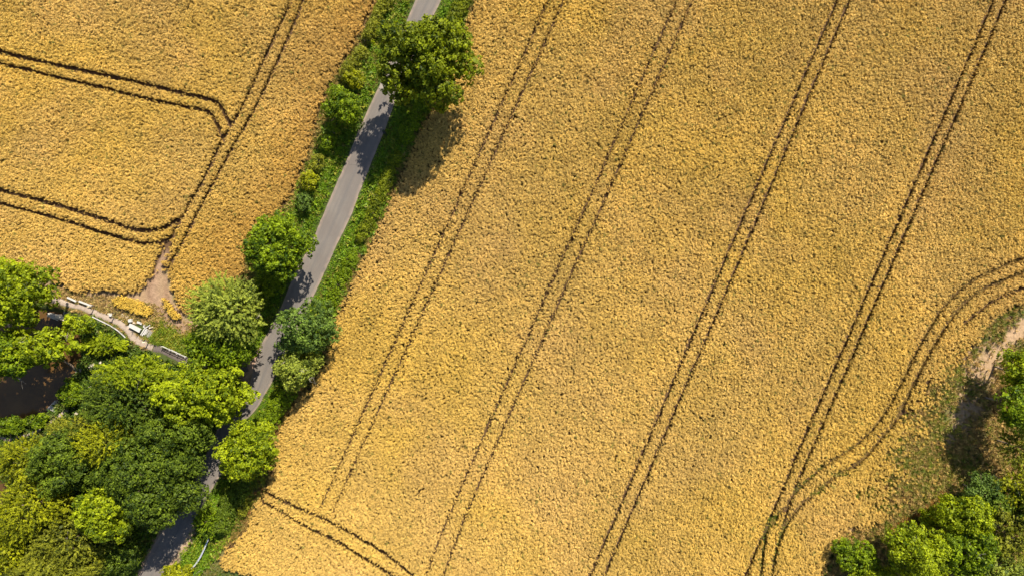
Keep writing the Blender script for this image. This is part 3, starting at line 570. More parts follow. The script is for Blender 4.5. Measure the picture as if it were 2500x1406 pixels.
P = jgrid(cp, .2, 95); P = P[~blocked(P, .5) & (field_d(P) > 0)]; rg = np.random.default_rng(96); P = P[rg.random(len(P)) < .2+1.2*(fbm(P[:, 0], P[:, 1], .7, 19)-.2)]; n = len(P); s_ = rg.uniform(.6, 1.1, n)
scatter('rough_grass', 'grass', P, np.column_stack([s_, s_, s_]), gmix(rg, n, [(0.24, 0.20, 0.045), (0.15, 0.17, 0.02), (0.10, 0.15, 0.012)], (3, 3, 2)), 'rough yellowing grass around the metal guard rail', 'grass', 97, .3)

# ------------------------------------------------------------------ foliage
def unit(v): return v/np.maximum(np.linalg.norm(v, axis=-1, keepdims=True), 1e-9)
def leaves(rg, P, Nn, R, m, ls, asp, tint, style='tuft', center=None):
    n = len(P); up = np.array([0, 0, 1.0])
    t1 = unit(np.cross(Nn, np.array([.3, .8, .52]))); t2 = np.cross(Nn, t1)
    e = lambda a: a[:, None, :]
    if style == 'tuft':
        r = np.sqrt(rg.random((n, m))); an = rg.uniform(0, 6.283, (n, m)); R_ = R[:, None]
        rad = e(t1)*np.cos(an)[..., None]+e(t2)*np.sin(an)[..., None]
        off = rad*(r*R_)[..., None]+e(Nn)*((.55*(1-r*r)+rg.normal(0, .22, (n, m)))*R_)[..., None]
        nr = unit(e(Nn)*.55+rad*(r*.7)[..., None]+rg.normal(0, .50, (n, m, 3))+up*.35)
        d0 = unit(rg.normal(0, 1, (n, m, 3))+rad*.6)
    else:
        out = P-center; out[:, 2] *= .35; D = unit(unit(out)*1.0+rg.normal(0, .33, (n, 3))+np.array([0, 0, .15 if style == 'spray' else -.25]))
        sd_ = unit(np.cross(D, up)); s = rg.random((n, m)); L = R*3.0; sg = np.where(rg.random((n, m)) < .5, -1, 1)
        droop = -(s**2)*(.25 if style == 'spray' else .8)
        off = e(D)*((s-.35)*L[:, None])[..., None]+e(sd_)*(sg*R[:, None]*.42*(1.1-s)*rg.random((n, m)))[..., None]+up*(droop*L[:, None]*.5+rg.normal(0, .05, (n, m)))[..., None]
        d0 = unit(e(D)*.8+e(sd_)*(sg*.7)[..., None]+rg.normal(0, .25, (n, m, 3))); nr = unit(up+rg.normal(0, .45, (n, m, 3))+e(Nn)*.3)
    a = unit(d0-nr*np.sum(d0*nr, -1, keepdims=True)); b = np.cross(nr, a)
    C = P[:, None, :]+off; l = (ls*rg.uniform(.65, 1.3, (n, m)))[..., None]; w = l*asp
    Q = np.stack([C-a*l, C+b*w-a*l*.15, C+a*l, C-b*w-a*l*.15], 2).reshape(-1, 4, 3)
    T = np.clip(tint[:, None]+rg.normal(0, .17, (n, m)), 0, 1).ravel(); return Q, T

def crown_quads(rg, c, rx, ry, rz, lobes=14, tuft=.32, leaf=.14, asp=.6, m=17, dens=3.6, style='tuft', bite=0.0, lobe_r=.42, fill=.3):
    c = np.array(c, float); A = np.array([rx, ry, rz]); rm = (rx+ry)/2
    ctr = [c+np.array([0, 0, .05*rz])]; rad = [.60*min(rm, rz*1.15)]
    ga = 2.39996
    for i in range(lobes):
        z = 1-(i+.5)/lobes*1.45; q = math.sqrt(max(0, 1-z*z)); an = i*ga+rg.uniform(-.35, .35)
        d = np.array([q*math.cos(an), q*math.sin(an), z]); lr = lobe_r*rm*rg.uniform(.55, 1.25)
        ctr.append(c+d*A*rg.uniform(.50, .90)); rad.append(lr)
    ctr = np.array(ctr); rad = np.array(rad); ltint = rg.uniform(.3, .65, len(rad))
    PP, NN, TT = [], [], []
    for i in range(len(rad)):
        sc = np.array([1, 1, min(1.0, rz/rm*1.05)]); k = max(10, int(2*math.pi*rad[i]**2*1.35*dens*(.6 if i == 0 else 1)))
        d = unit(rg.normal(0, 1, (k, 3))+np.array([0, 0, .35])); p = ctr[i]+d*sc*rad[i]*rg.uniform(.72, 1.20, (k, 1))
        ok = np.ones(k, bool)
        for j in range(len(rad)):
            if j != i: ok &= np.linalg.norm((p-ctr[j])/sc, axis=1) > rad[j]*.80
        ok &= p[:, 2] > c[2]-.55*rz
        if bite: ok &= fbm(p[:, 0]*1.0+p[:, 2]*.5, p[:, 1], .55, 130) > bite
        p = p[ok]; d = d[ok]; PP.append(p); NN.append(unit(d+np.array([0, 0, .25]))); TT.append(np.clip(ltint[i]+rg.normal(0, .21, len(p)), 0, 1))
    P = np.vstack(PP); Nn = np.vstack(NN); T = np.concatenate(TT)
    for ax in (0, 1):
        ext = np.percentile(np.abs(P[:, ax]-c[ax]), 98)/A[ax]; f = 1/max(ext, .3); P[:, ax] = c[ax]+(P[:, ax]-c[ax])*f; ctr[:, ax] = c[ax]+(ctr[:, ax]-c[ax])*f
    Q, t = leaves(rg, P.copy(), Nn, tuft*rg.uniform(.7, 1.3, len(P)), m, leaf, asp, T, style, c-np.array([0, 0, rz]))
    # inner leaves that close the crown
    nf = int(len(Q)*fill*.35); li = rg.integers(0, len(rad), nf); d = unit(rg.normal(0, 1, (nf, 3))); p = ctr[li]+d*(rad[li]*rg.uniform(.25, .8, nf))[:, None]
    Qf, tf = leaves(rg, p, unit(d+np.array([0, 0, .5])), np.full(nf, .1), 1, leaf*1.9, .7, np.full(nf, .35))
    return np.concatenate([Q, Qf]), np.concatenate([t, tf]), ctr, rad
def limbs(mb, base, ctr, r0, rg, n=7, twigs=False):
    base = np.array(base); top = ctr[0]; fork = base*.45+top*.55; fork[:2] += rg.normal(0, .12, 2)
    mid = base*.75+top*.25+np.array([rg.normal(0, .08), rg.normal(0, .08), 0])
    mb.tube([base+[0, 0, -.15], base+[0, 0, .25], mid, fork, top], [r0*1.35, r0, r0*.85, r0*.65, r0*.25], 8)
    for i in range(1, min(n+1, len(ctr))):
        e = ctr[i]; a = fork*(1-.25*rg.random())+base*.0; a = base+(top-base)*rg.uniform(.35, .7); m_ = (a+e)/2+np.array([rg.normal(0, .2), rg.normal(0, .2), rg.uniform(0, .4)])
        mb.tube([a, m_, e], [r0*.42, r0*.28, r0*.10], 5)
        for k in range(2):
            mb.tube([m_, (m_+e)/2+rg.normal(0, .3, 3), e+rg.normal(0, .45, 3)], [r0*.18, r0*.12, .012], 4)
def tree(name, label, cat, px, py, rxp, ryp, top, pal, seed, group=None, thick=None, rzf=None, base_px=None, twigs=0, part='crown', stem='trunk', lowf=.0, **kw):
    """crown seen at photograph position px,py with half sizes rxp,ryp pixels; top = height in metres"""
    rg = np.random.default_rng(seed); rx0 = (rxp+ryp)/2*S
    rz = rzf if rzf else min(rx0*.92, top*.46); zc = max(rz*.62, top-rz); k = (H-zc)/H
    rx, ry = rxp*S*k, ryp*S*k; c = W(px, py, zc)
    # seen at a slant the crown looks longer along the line from the picture's foot point: shrink it a little there
    b = W(*base_px) if base_px else c.copy(); b = b.copy(); b[2] = gz1(b[0], b[1])
    root = empty(name, b); tag(root, label, cat, group)
    Q, t, ctr, rad = crown_quads(rg, c-b, rx, ry, rz, **kw)
    Q[..., 2] = np.maximum(Q[..., 2], .03); me = quad_mesh(part, Q, t); link(part, me, LEAF[pal], root)
    mb = MB(); limbs(mb, np.zeros(3), ctr, thick or max(.05, rx0*.045), rg, 8 if rx0 > 1.5 else 4); mb.build(stem, BARK, root, True)
    if twigs:
        for i in range(twigs):
            tw = MB(); a = ctr[rg.integers(1, len(ctr))]; d = unit(np.array([rg.normal(), rg.normal(), .55]))*rg.uniform(.7, 1.0)*rad.mean()*1.25
            tw.tube([a+d*.3, a+d*.7+rg.normal(0, .08, 3), a+d], [.024, .017, .008], 5)
            for q in range(4): s0 = a+d*rg.uniform(.55, .9); tw.tube([s0, s0+d*.18+rg.normal(0, .2, 3), s0+d*.3+rg.normal(0, .35, 3)], [.012, .009, .005], 4)
            tw.build('bare_branch', DEADWOOD, root, True)
    return root
def hedge(name, label, pts, wid, hgt, pal, seed, dens=6.5, leaf=.10, tuft=.27, m=18, wob=.35, cat='hedge', asp=.6):
    rg = np.random.default_rng(seed); C = smooth(WP(pts, hgt*.5), 6); ln = np.concatenate([[0], np.cumsum(np.hypot(*np.diff(C, axis=0).T))]); Lt = ln[-1]
    n = int(Lt*(wid+1.6*hgt)*dens); s = rg.uniform(0, Lt, n); a = np.arccos(rg.uniform(-1, 1, n))
    cx = np.interp(s, ln, C[:, 0]); cy = np.interp(s, ln, C[:, 1]); tg = np.gradient(C, axis=0); tx = np.interp(s, ln, tg[:, 0]); ty = np.interp(s, ln, tg[:, 1]); q = np.hypot(tx, ty); nx, ny = -ty/q, tx/q
    v = 1+wob*2*(fbm(s, np.sign(np.cos(a))*3+s*0, .55, seed % 50+140)-.5); hv = 1+wob*1.7*(fbm(s, s*0, .5, seed % 50+160)-.5); endf = np.clip(np.minimum(s, Lt-s)/.8, .25, 1)**.5
    r = rg.uniform(.85, 1.07, n)*v*endf; ox = np.cos(a)*wid/2*r; z = np.sin(a)**.7*hgt*hv*endf*rg.uniform(.9, 1.06, n)
    P = np.column_stack([cx+nx*ox, cy+ny*ox, z+.08]); Nn = unit(np.column_stack([nx*np.cos(a), ny*np.cos(a), np.sin(a)*.9+.25])); b = np.array([*W(*pts[len(pts)//2])[:2], 0.0]); P = P-b
    T = np.clip(.25+.5*fbm(s, a*2, .9, seed % 50+180)+rg.normal(0, .12, n), 0, 1)
    Q, t = leaves(rg, P, Nn, tuft*rg.uniform(.7, 1.3, n), m, leaf, asp, T)
    root = empty(name, b); tag(root, label, cat); link('foliage', quad_mesh('foliage', Q, t), LEAF[pal], root)
    k = 0
    for d in np.arange(.4, Lt, max(1.1, Lt/14)):
        x = np.interp(d, ln, C[:, 0])-b[0]; y = np.interp(d, ln, C[:, 1])-b[1]; mb = MB()
        for q_ in range(3): mb.tube([(x, y, -.1), (x+rg.normal(0, .12), y+rg.normal(0, .12), hgt*.45), (x+rg.normal(0, .3), y+rg.normal(0, .3), hgt*.85)], [.045, .032, .012], 5)
        mb.build('stem', BARK, root, True)
    return root

# --- trees along the lane
tree('oak_tree', 'large dense oak overhanging the lane, its shadow lying on road and wheat', 'tree', 1044, 148, 109, 103, 12.5, 'oak', 101, lobes=26, lobe_r=.33, m=22, dens=3.6, leaf=.15, bite=.30, tuft=.34, base_px=(1062, 205))
tree('round_bush', 'bushy round green hawthorn in the hedge between the curved-track field and lane', 'tree', 841, 262, 44, 46, 5.2, 'green', 102, lobes=11, tuft=.32, leaf=.12, dens=5)
tree('broadleaf_tree', 'dense rounded green tree with dark shade below, at the edge of the curved-track field', 'tree', 679, 597, 80, 76, 8.5, 'green', 103, lobes=20, lobe_r=.36, dens=4, leaf=.15)
tree('ash_tree', 'pale feathery yellow-green tree by the dusty field corner', 'tree', 566, 762, 92, 74, 9.5, 'pale', 104, lobes=18, style='spray', tuft=.34, leaf=.13, asp=.4, m=24, dens=3.6, twigs=3, bite=.18)
tree('broadleaf_tree', 'dark green tree beside the lane lay-by, just below the pale feathery tree', 'tree', 545, 846, 84, 52, 7.2, 'green', 105, lobes=16, lobe_r=.4, dens=4, leaf=.14)
tree('ash_tree', 'open grey-green ash leaning over the lane beside the wide wheat field', 'tree', 746, 802, 70, 66, 7.5, 'blue', 106, lobes=17, lobe_r=.36, dens=3.4, leaf=.15, bite=.27, asp=.5)
tree('ash_tree', 'small light green ash with bare twigs over the lane', 'tree', 722, 902, 56, 46, 5.8, 'pale', 107, lobes=13, dens=4.2, leaf=.12, twigs=4, tuft=.34, bite=.2)
tree('field_maple', 'bright yellow-green round tree between lane and wheat, facing the wood', 'tree', 607, 1096, 68, 66, 7.2, 'bright', 108, lobes=18, lobe_r=.36, dens=4.4, leaf=.14, tuft=.38)
# --- around the pond
tree('alder_tree', 'bright green spreading tree at the wheat edge above the pond', 'tree', 22, 714, 98, 78, 10, 'bright', 111, lobes=22, lobe_r=.34, dens=3.6, leaf=.15, bite=.24, base_px=(70, 790))
tree('alder_tree', 'loose-crowned green tree with pale branches leaning across the brown pond', 'tree', 96, 846, 92, 44, 7.5, 'bright', 112, lobes=18, lobe_r=.38, dens=3.2, leaf=.15, bite=.33, twigs=4, base_px=(190, 905))
tree('alder_tree', 'darker green tree shading the pond from its left bank', 'tree', 18, 872, 66, 58, 8, 'green', 113, lobes=16, lobe_r=.38, dens=3.5, leaf=.15, bite=.24, base_px=(10, 770), twigs=2)
tree('small_tree', 'thin light green sapling over the culvert beside the gravel path', 'tree', 192, 792, 36, 22, 4.0, 'bright', 114, lobes=12, dens=4, leaf=.13, bite=.3, base_px=(228, 800), twigs=2)
tree('shrub', 'rounded yellow-green shrub below the white-topped edging of the path', 'shrub', 258, 838, 50, 24, 1.9, 'bright', 115, lobes=14, style='spray', tuft=.22, leaf=.12, asp=.4, dens=6, part='foliage', stem='stem')
tree('conifer_tree', 'feathery green cypress with fan-like sprays by the dark path', 'tree', 328, 914, 90, 40, 7, 'bright', 116, lobes=17, style='spray', tuft=.36, leaf=.13, asp=.34, m=26, dens=3.8, twigs=2)
tree('broadleaf_tree', 'bright yellow-green oak reaching over the lane from the wood', 'tree', 512, 960, 101, 79, 9, 'bright', 117, lobes=22, lobe_r=.34, dens=3.6, leaf=.16, bite=.24, base_px=(480, 975))
tree('hawthorn_tree', 'dark olive hawthorn behind the feathery cypress in the wood', 'tree', 318, 985, 101, 73, 8, 'dark', 118, lobes=18, style='spray', tuft=.3, leaf=.11, asp=.45, dens=4.4)
tree('hawthorn_tree', 'yellow-flecked hawthorn in the middle of the wood', 'tree', 268, 1086, 68, 53, 8.6, 'yellow', 119, lobes=15, style='spray', tuft=.28, leaf=.10, asp=.45, dens=5)
tree('broadleaf_tree', 'wide dark green tree at the lane side of the wood', 'tree', 382, 1160, 122, 106, 10.5, 'dark', 120, lobes=30, lobe_r=.30, dens=4.2, leaf=.13, tuft=.36)
tree('broadleaf_tree', 'dark green tree at the wood edge with low boughs above the lane', 'tree', 420, 1062, 92, 55, 8.5, 'dark', 121, lobes=18, lobe_r=.34, dens=4.3, leaf=.13, tuft=.36)
tree('broadleaf_tree', 'round dark green tree in the wood behind the pond path', 'tree', 168, 1118, 81, 77, 8.6, 'dark', 122, lobes=20, lobe_r=.34, dens=4.3, leaf=.13, tuft=.36)
tree('hawthorn_tree', 'olive-yellow thorn tree between pond path and round dark tree', 'tree', 70, 1122, 66, 51, 6.8, 'yellow', 123, lobes=15, style='spray', tuft=.3, leaf=.11, asp=.45, dens=4.6)
tree('hawthorn_tree', 'pale grey-green shrubby tree beside the stone blocks near the pond', 'tree', 196, 1052, 62, 46, 5.8, 'olive', 124, lobes=14, style='spray', tuft=.28, leaf=.10, asp=.45, dens=5)
tree('broadleaf_tree', 'bright lime green clump standing out from the dark wood near the lane', 'tree', 262, 1252, 70, 64, 9, 'bright', 125, lobes=16, lobe_r=.36, dens=4.2, leaf=.14)
tree('hawthorn_tree', 'yellow-green thorn tree beside the small pool', 'tree', 82, 1232, 92, 68, 8.5, 'yellow', 126, lobes=18, style='spray', tuft=.32, leaf=.11, asp=.45, dens=4.4)
tree('hawthorn_tree', 'dusky olive thorn tree between the lime green clump and the willow', 'tree', 176, 1312, 84, 57, 7.8, 'olive', 127, lobes=17, style='spray', tuft=.3, leaf=.11, asp=.45, dens=4.4, twigs=2)
tree('willow_tree', 'olive willow with long arching shoots at the foot of the wood', 'tree', 120, 1388, 123, 51, 8, 'olive', 128, lobes=20, style='droop', tuft=.38, leaf=.15, asp=.28, m=26, dens=4, twigs=3)
tree('hawthorn_tree', 'yellow-green thorn tree behind the arching willow', 'tree', 22, 1335, 73, 57, 7.6, 'yellow', 129, lobes=16, style='spray', tuft=.3, leaf=.11, asp=.45, dens=4.4)
tree('shrub', 'dark shaded shrub between the lime green clump and the lane', 'shrub', 292, 1352, 52, 46, 4.2, 'dark', 130, lobes=13, tuft=.3, leaf=.11, dens=5, part='foliage', stem='stem')
tree('shrub', 'grey-green bank shrub at the foot of the pond', 'shrub', 26, 1038, 40, 20, 1.5, 'green', 131, lobes=10, tuft=.2, leaf=.09, dens=9, part='foliage', stem='stem')
tree('shrub', 'small dark green bank shrub beside the concrete slab', 'shrub', 92, 1026, 26, 17, 1.2, 'green', 132, lobes=9, tuft=.2, leaf=.09, dens=9, part='foliage', stem='stem')
tree('shrub', 'lush green bank shrub right of the pond above the slab', 'shrub', 172, 962, 28, 36, 1.6, 'green', 133, lobes=11, tuft=.22, leaf=.1, dens=8, part='foliage', stem='stem')
tree('shrub', 'green roadside bush just behind the metal guard rail', 'shrub', 507, 1274, 30, 38, 2.6, 'green', 134, lobes=12, style='spray', tuft=.2, leaf=.10, asp=.4, dens=8, part='foliage', stem='stem')
tree('shrub', 'lemon-yellow bush at the lower end of the metal guard rail', 'shrub', 430, 1396, 34, 18, 2.2, 'yellow', 135, lobes=10, tuft=.26, leaf=.12, dens=7, part='foliage', stem='stem')
# --- corner wood on the right
CW = [
    ('broadleaf_tree', 'bright green tree with bare twigs beside the strip of bare earth', 2496, 905, 56, 46, 7, 'bright', 2, {}),
    ('broadleaf_tree', 'deep green tree shading the rough margin below the strip of bare earth', 2492, 990, 52, 58, 8.5, 'green', 0, {}),
    ('hawthorn_tree', 'olive green thorn tree in the shade of the corner wood', 2502, 1095, 48, 44, 7, 'olive', 0, dict(style='spray', tuft=.3, leaf=.11, asp=.45, dens=4.4)),
    ('hawthorn_tree', 'tawny olive thorn tree with straggling shoots in the corner wood', 2490, 1185, 52, 42, 7, 'yellow', 2, dict(style='spray', tuft=.3, leaf=.11, asp=.45, dens=4.2)),
    ('willow_tree', 'blue-green small tree behind the orange grass of the margin', 2396, 1200, 46, 40, 5.5, 'blue', 0, dict(dens=4.6, leaf=.12)),
    ('field_maple', 'bright lime tree at the heart of the corner wood', 2352, 1256, 60, 46, 7, 'bright', 0, {}),
    ('shrub', 'small lime green bush beside the orange grass', 2272, 1262, 24, 24, 3, 'bright', 0, dict(dens=6, tuft=.3, leaf=.12)),
    ('field_maple', 'large fresh green tree on the wheat side of the corner wood', 2232, 1346, 74, 62, 7.5, 'bright', 1, dict(tuft=.36, leaf=.13, dens=4.5)),
    ('broadleaf_tree', 'mid green tree between the large fresh green tree and the grey-olive tree', 2356, 1346, 56, 60, 8, 'green', 1, {}),
    ('hawthorn_tree', 'grey-olive feathery tree at the outer side of the corner wood', 2456, 1292, 60, 54, 8, 'olive', 0, dict(style='spray', tuft=.34, leaf=.12, asp=.4, dens=4.2)),
    ('broadleaf_tree', 'pale green tree below the grey-olive feathery tree', 2446, 1388, 72, 44, 8, 'pale', 2, dict(style='spray', tuft=.34, leaf=.12, asp=.4, dens=4.2)),
    ('shrub', 'dark green bush at the tip of the wood touching the wheat', 2084, 1358, 48, 42, 3.6, 'green', 0, dict(dens=5.5, tuft=.3, leaf=.11)),
    ('shrub', 'fresh green bush behind the dark bush at the tip of the wood', 2128, 1404, 52, 28, 4, 'bright', 0, dict(dens=5.5, tuft=.3, leaf=.11)),
    ('broadleaf_tree', 'shadowed dark green tree deep in the corner wood', 2440, 1232, 44, 36, 6, 'dark', 0, {}),
    ('broadleaf_tree', 'dark green tree at the back of the corner wood', 2545, 1250, 60, 60, 8.5, 'dark', 0, {}),
]
for i, (nm, lb, x, y, a, b, t, pal, tw, kw) in enumerate(CW):
    k_ = dict(lobes=16, lobe_r=.37, dens=4.0, leaf=.14, tuft=.38, bite=.2); k_.update(kw)
    sh = nm == 'shrub'; tree(nm, lb, 'shrub' if sh else 'tree', x, y, a, b, t, pal, 201+i, group='trees and bushes of the corner wood', twigs=tw, part='foliage' if sh else 'crown', stem='stem' if sh else 'trunk', **k_)

# --- hedges
hedge('hedge', 'dark trimmed hedge above the large oak on the wide wheat side', [(1172, -90), (1140, -20), (1122, 22), (1104, 60)], 2.0, 1.5, 'hedge', 301)
hedge('hedge', 'dark green hedge in the shadow of the large oak', [(1062, 200), (1034, 250), (1010, 298), (984, 352)], 1.8, 1.2, 'green', 302)
hedge('hedge', 'weedy green hedge along the open lane between the oak and the ashes', [(972, 372), (950, 428), (926, 482), (902, 540), (874, 596)], 1.5, .95, 'hedge', 303)
hedge('hedge', 'low green hedge just above the open grey-green ash', [(868, 610), (848, 654), (826, 700), (804, 748)], 1.5, .9, 'green', 304)
hedge('hedge', 'shaded hedge between the small ash and the bright round tree', [(726, 930), (694, 962), (668, 1006), (650, 1048)], 2.4, 1.7, 'green', 305)
hedge('hedge', 'dark bramble hedge below the bright round tree', [(612, 1148), (588, 1186), (562, 1226), (546, 1268), (530, 1300)], 2.6, 1.6, 'dark', 306)
hedge('hedge', 'dry rusty scrub along the wheat edge below the bright round tree', [(640, 1150), (624, 1190), (600, 1222), (590, 1262)], 1.3, .8, 'olive', 307)
hedge('hedge', 'olive hedge at the top of the lane beside the curved-track field', [(978, -90), (952, -20), (934, 20), (912, 66), (894, 104)], 1.7, 1.6, 'olive', 308)
hedge('hedge', 'ragged olive hedge between the oak and the round hawthorn', [(890, 112), (872, 140), (852, 172), (842, 206)], 1.6, 1.6, 'olive', 309)
hedge('hedge', 'dark hedge running down from the round hawthorn', [(824, 296), (814, 318), (800, 346), (788, 372)], 1.6, 1.6, 'green', 310)
hedge('hedge', 'short olive hedge below the dark hedge of the round hawthorn', [(786, 378), (774, 400), (762, 424)], 1.4, 1.4, 'olive', 311)
tree('hawthorn_bush', 'sunlit yellow hawthorn bush on the field side of the lane hedge', 'shrub', 757, 446, 20, 26, 2.6, 'yellow', 140, lobes=10, tuft=.24, leaf=.1, dens=8, part='foliage', stem='stem')
tree('hawthorn_bush', 'small dark round bush alone at the lower end of the hedge', 'shrub', 742, 494, 17, 20, 2.2, 'blue', 141, lobes=9, tuft=.24, leaf=.09, dens=9, part='foliage', stem='stem')
tree('hawthorn_bush', 'yellow-green bush in the hedge facing the oak crown', 'shrub', 866, 196, 22, 22, 2.8, 'yellow', 142, lobes=10, tuft=.24, leaf=.1, dens=8, part='foliage', stem='stem')
tree('hawthorn_bush', 'leafy green bush under the dense rounded tree beside the lane', 'shrub', 655, 700, 34, 30, 2.4, 'green', 143, lobes=10, tuft=.26, leaf=.1, dens=7, part='foliage', stem='stem')

# ------------------------------------------------------------------ built things by the gravel path
def at(px, py, dz=0.0):
    p = W(px, py); return np.array([p[0], p[1], gz1(p[0], p[1])+dz])
def ang(p, q): a, b = W(*p), W(*q); return math.atan2(b[1]-a[1], b[0]-a[0])
def length(p, q): a, b = W(*p), W(*q); return float(np.hypot(*(b-a)[:2]))
# white-topped kerb beams
for (p, q, lb) in (((168, 726), (190, 736), 'short white-topped concrete beam beside the gravel path'), ((196, 735), (228, 747), 'long white-topped concrete beam ending at the sign post')):
    c = at((p[0]+q[0])/2, (p[1]+q[1])/2); e = empty('concrete_beam', c, ang(p, q)); tag(e, lb, 'beam')
    L = length(p, q); MB().box((0, 0, .17), (L, .20, .34), jit=.006, seed=3).build('beam_body', CONCRETE, e); MB().box((0, 0, .365), (L*.985, .17, .045), jit=.004, seed=5).build('top_face', PAINT, e)
# edging wall of the path
ed = smooth(WP([(230, 772), (252, 783), (274, 794), (295, 808), (313, 825)]), 4); e = empty('edging_wall', (*ed[0], gz1(*ed[0]))); tag(e, 'thin white-topped edging wall curving along the gravel path above the shrub', 'wall')
for i in range(0, len(ed)-1, 2):
    a, b = ed[i], ed[min(i+2, len(ed)-1)]; m_ = (a+b)/2-ed[0]; L = float(np.hypot(*(b-a))); an = math.atan2(*(b-a)[::-1])
    MB().box((m_[0], m_[1], .20), (L*1.0, .09, .44), an, jit=.004, seed=i).build('board', DARKWOOD, e); MB().box((m_[0], m_[1], .445), (L*.98, .11, .05), an, jit=.004, seed=i+9).build('coping', PAINT, e)
# posts with a crossbar
for (x, y, h, bw, lb) in ((233, 746, 1.15, .5, 'dark post with a pale board at the end of the long concrete beam'), (284, 763, 1.3, .45, 'dark post with a white crossbar beside the white pot'), (365, 832, 1.0, .45, 'leaning post with a pale crossbar where the path turns dark')):
    c = at(x, y); e = empty('sign_post', c, .1); tag(e, lb, 'post'); MB().box((0, 0, h/2-.1), (.09, .09, h+.2), jit=.004).build('post', DARKWOOD, e); MB().box((-.14, -.06, h-.06), (bw, .035, .16), rx=.5, jit=.003).build('board', PALEWOOD, e)
c = at(326, 810); e = empty('marker_peg', c); tag(e, 'short dark peg in the grass below the long white box', 'peg'); MB().tube([(0, 0, -.1), (0, 0, .3), (.01, 0, .55)], [.04, .04, .03], 7).build('peg_body', DARKWOOD, e)
# long white box
p, q = (320, 792), (346, 806); c = at(333, 800); e = empty('storage_box', c, ang(p, q)); tag(e, 'long white wooden box with lid beside the plank pile', 'box'); L = length(p, q)
MB().box((0, 0, .19), (L, .42, .38), jit=.004).build('box_body', OLDPLANK, e); MB().box((0, .02, .405), (L*1.03, .46, .05), jit=.004).build('lid', PAINT, e); MB().box((0, -.235, .30), (.14, .03, .06)).build('latch', BLACK, e)
# white blocks, slabs, pot
for i, (x, y, sx, sy, sz, rz, lb) in enumerate(((321, 782, .42, .40, .42, .2, 'upright white block near the head of the long box'), (340, 787, .42, .26, .2, -.3, 'white block lying between the long box and the yellow wheat'), (345, 789.5, .26, .24, .16, -.3, 'small white block against the lying white block'), (329, 788, .34, .2, .14, -.3, 'low buff block behind the long white box'))):
    MBo = MB().box((0, 0, sz/2), (sx, sy, sz), jit=.015, seed=i).build('stone_block', PAINT if i < 3 else STONE); MBo.location = at(x, y); MBo.rotation_euler = (0, 0, rz); tag(MBo, lb, 'block')
for i, (x, y, rz, lb) in enumerate(((299.5, 771, -.7, 'pale square paving slab lying in the dry grass'), (310.5, 773, -.4, 'pale worn paving slab next to the square one'))):
    o = MB().box((0, 0, .04), (.42, .40, .08), jit=.02, seed=20+i).build('paving_slab', STONE); o.location = at(x, y, .02); o.rotation_euler = (0, 0, rz); tag(o, lb, 'slab')
o = empty('pot', at(273, 768)); tag(o, 'small round white pot beside the post with the white crossbar', 'pot'); MB().tube([(0, 0, 0), (0, 0, .12), (0, 0, .26), (0, 0, .30)], [.12, .16, .19, .20], 12).build('pot_body', PAINT, o, True); MB().tube([(0, 0, .295), (0, 0, .325)], [.205, .205], 12).build('rim', PAINT, o)
for i, (x, y, s_, lb) in enumerate(((277, 772, .22, 'white stone touching the round white pot'), (298, 781, .2, 'white stone on the path edge below the paving slabs'), (288, 779, .14, 'tiny white stone between pot and path edge'))):
    o = MB().rock((0, 0, 0), (s_, s_*.8, s_*.6), 60+i).build('white_stone', PAINT); o.location = at(x, y, -.02); tag(o, lb, 'stone')
# timber pile: every board on its own
def plank(name, p, q, w, th, z, mat, lb, seed, tilt=0.0):
    c = at((p[0]+q[0])/2, (p[1]+q[1])/2, z); o = MB().box((0, 0, th/2), (length(p, q), w, th), rx=tilt, jit=.005, seed=seed).build(name, mat); o.location = c; o.rotation_euler = (0, random.Random(seed).uniform(-.03, .03), ang(p, q)); tag(o, lb, 'plank', 'boards of the timber pile'); return o
plank('plank', (345, 817), (356, 800), .14, .05, .12, PAINT, 'white board at the box side of the timber pile', 1)
plank('plank', (348.5, 819), (359.5, 801.5), .14, .05, .10, PAINT, 'white board second from the box in the timber pile', 2)
plank('plank', (352, 799), (354, 791), .22, .05, .05, PAINT, 'short white board sticking up towards the wheat from the pile', 3)
plank('plank', (356, 801), (369, 793), .12, .05, .20, PAINT, 'narrow white board lying crosswise on the timber pile', 4)
plank('plank', (353, 817), (361, 803), .11, .05, .04, PAINT, 'grey-white board in the middle of the timber pile', 5)
for i, (p, q) in enumerate((((357, 816), (366, 803)), ((359.5, 820), (368, 806)), ((361.5, 822), (370, 808)), ((364, 823), (371.5, 810)), ((355, 815), (363, 806)))):
    plank('plank', p, q, .075, .04, .02+.02*(i % 3), OLDPLANK, ['thin grey board next to the white ones in the pile', 'second thin grey board from the white ones in the pile', 'third thin grey board from the white ones in the pile', 'outermost thin grey board of the pile, towards the grassy bank', 'short thin grey board tucked under the white ones'][i], 6+i)
plank('plank', (366, 800), (377, 797), .15, .06, .16, PALEWOOD, 'short buff board on top of the fanned boards', 12)
# rail fence beside the dark path
p, q = (400, 845), (457, 871); a, b = W(*p)[:2], W(*q)[:2]; e = empty('rail_fence', (*a, gz1(*a))); tag(e, 'white three-rail fence along the dark stretch of path', 'fence'); an = ang(p, q); L = length(p, q); u = (b-a)/L
for i, t in enumerate((0, .34, .67, 1)): m_ = u*L*t; MB().box((m_[0], m_[1], .28), (.08, .08, .78), an, jit=.003, seed=i).build('post', PAINT, e)
for i, z in enumerate((.22, .42, .62)):
    m_ = u*L*.5+np.array([-u[1], u[0]])*.075; MB().box((m_[0], m_[1], z), (L, .035, .07), an, rx=-.2).build('rail', PAINT, e)
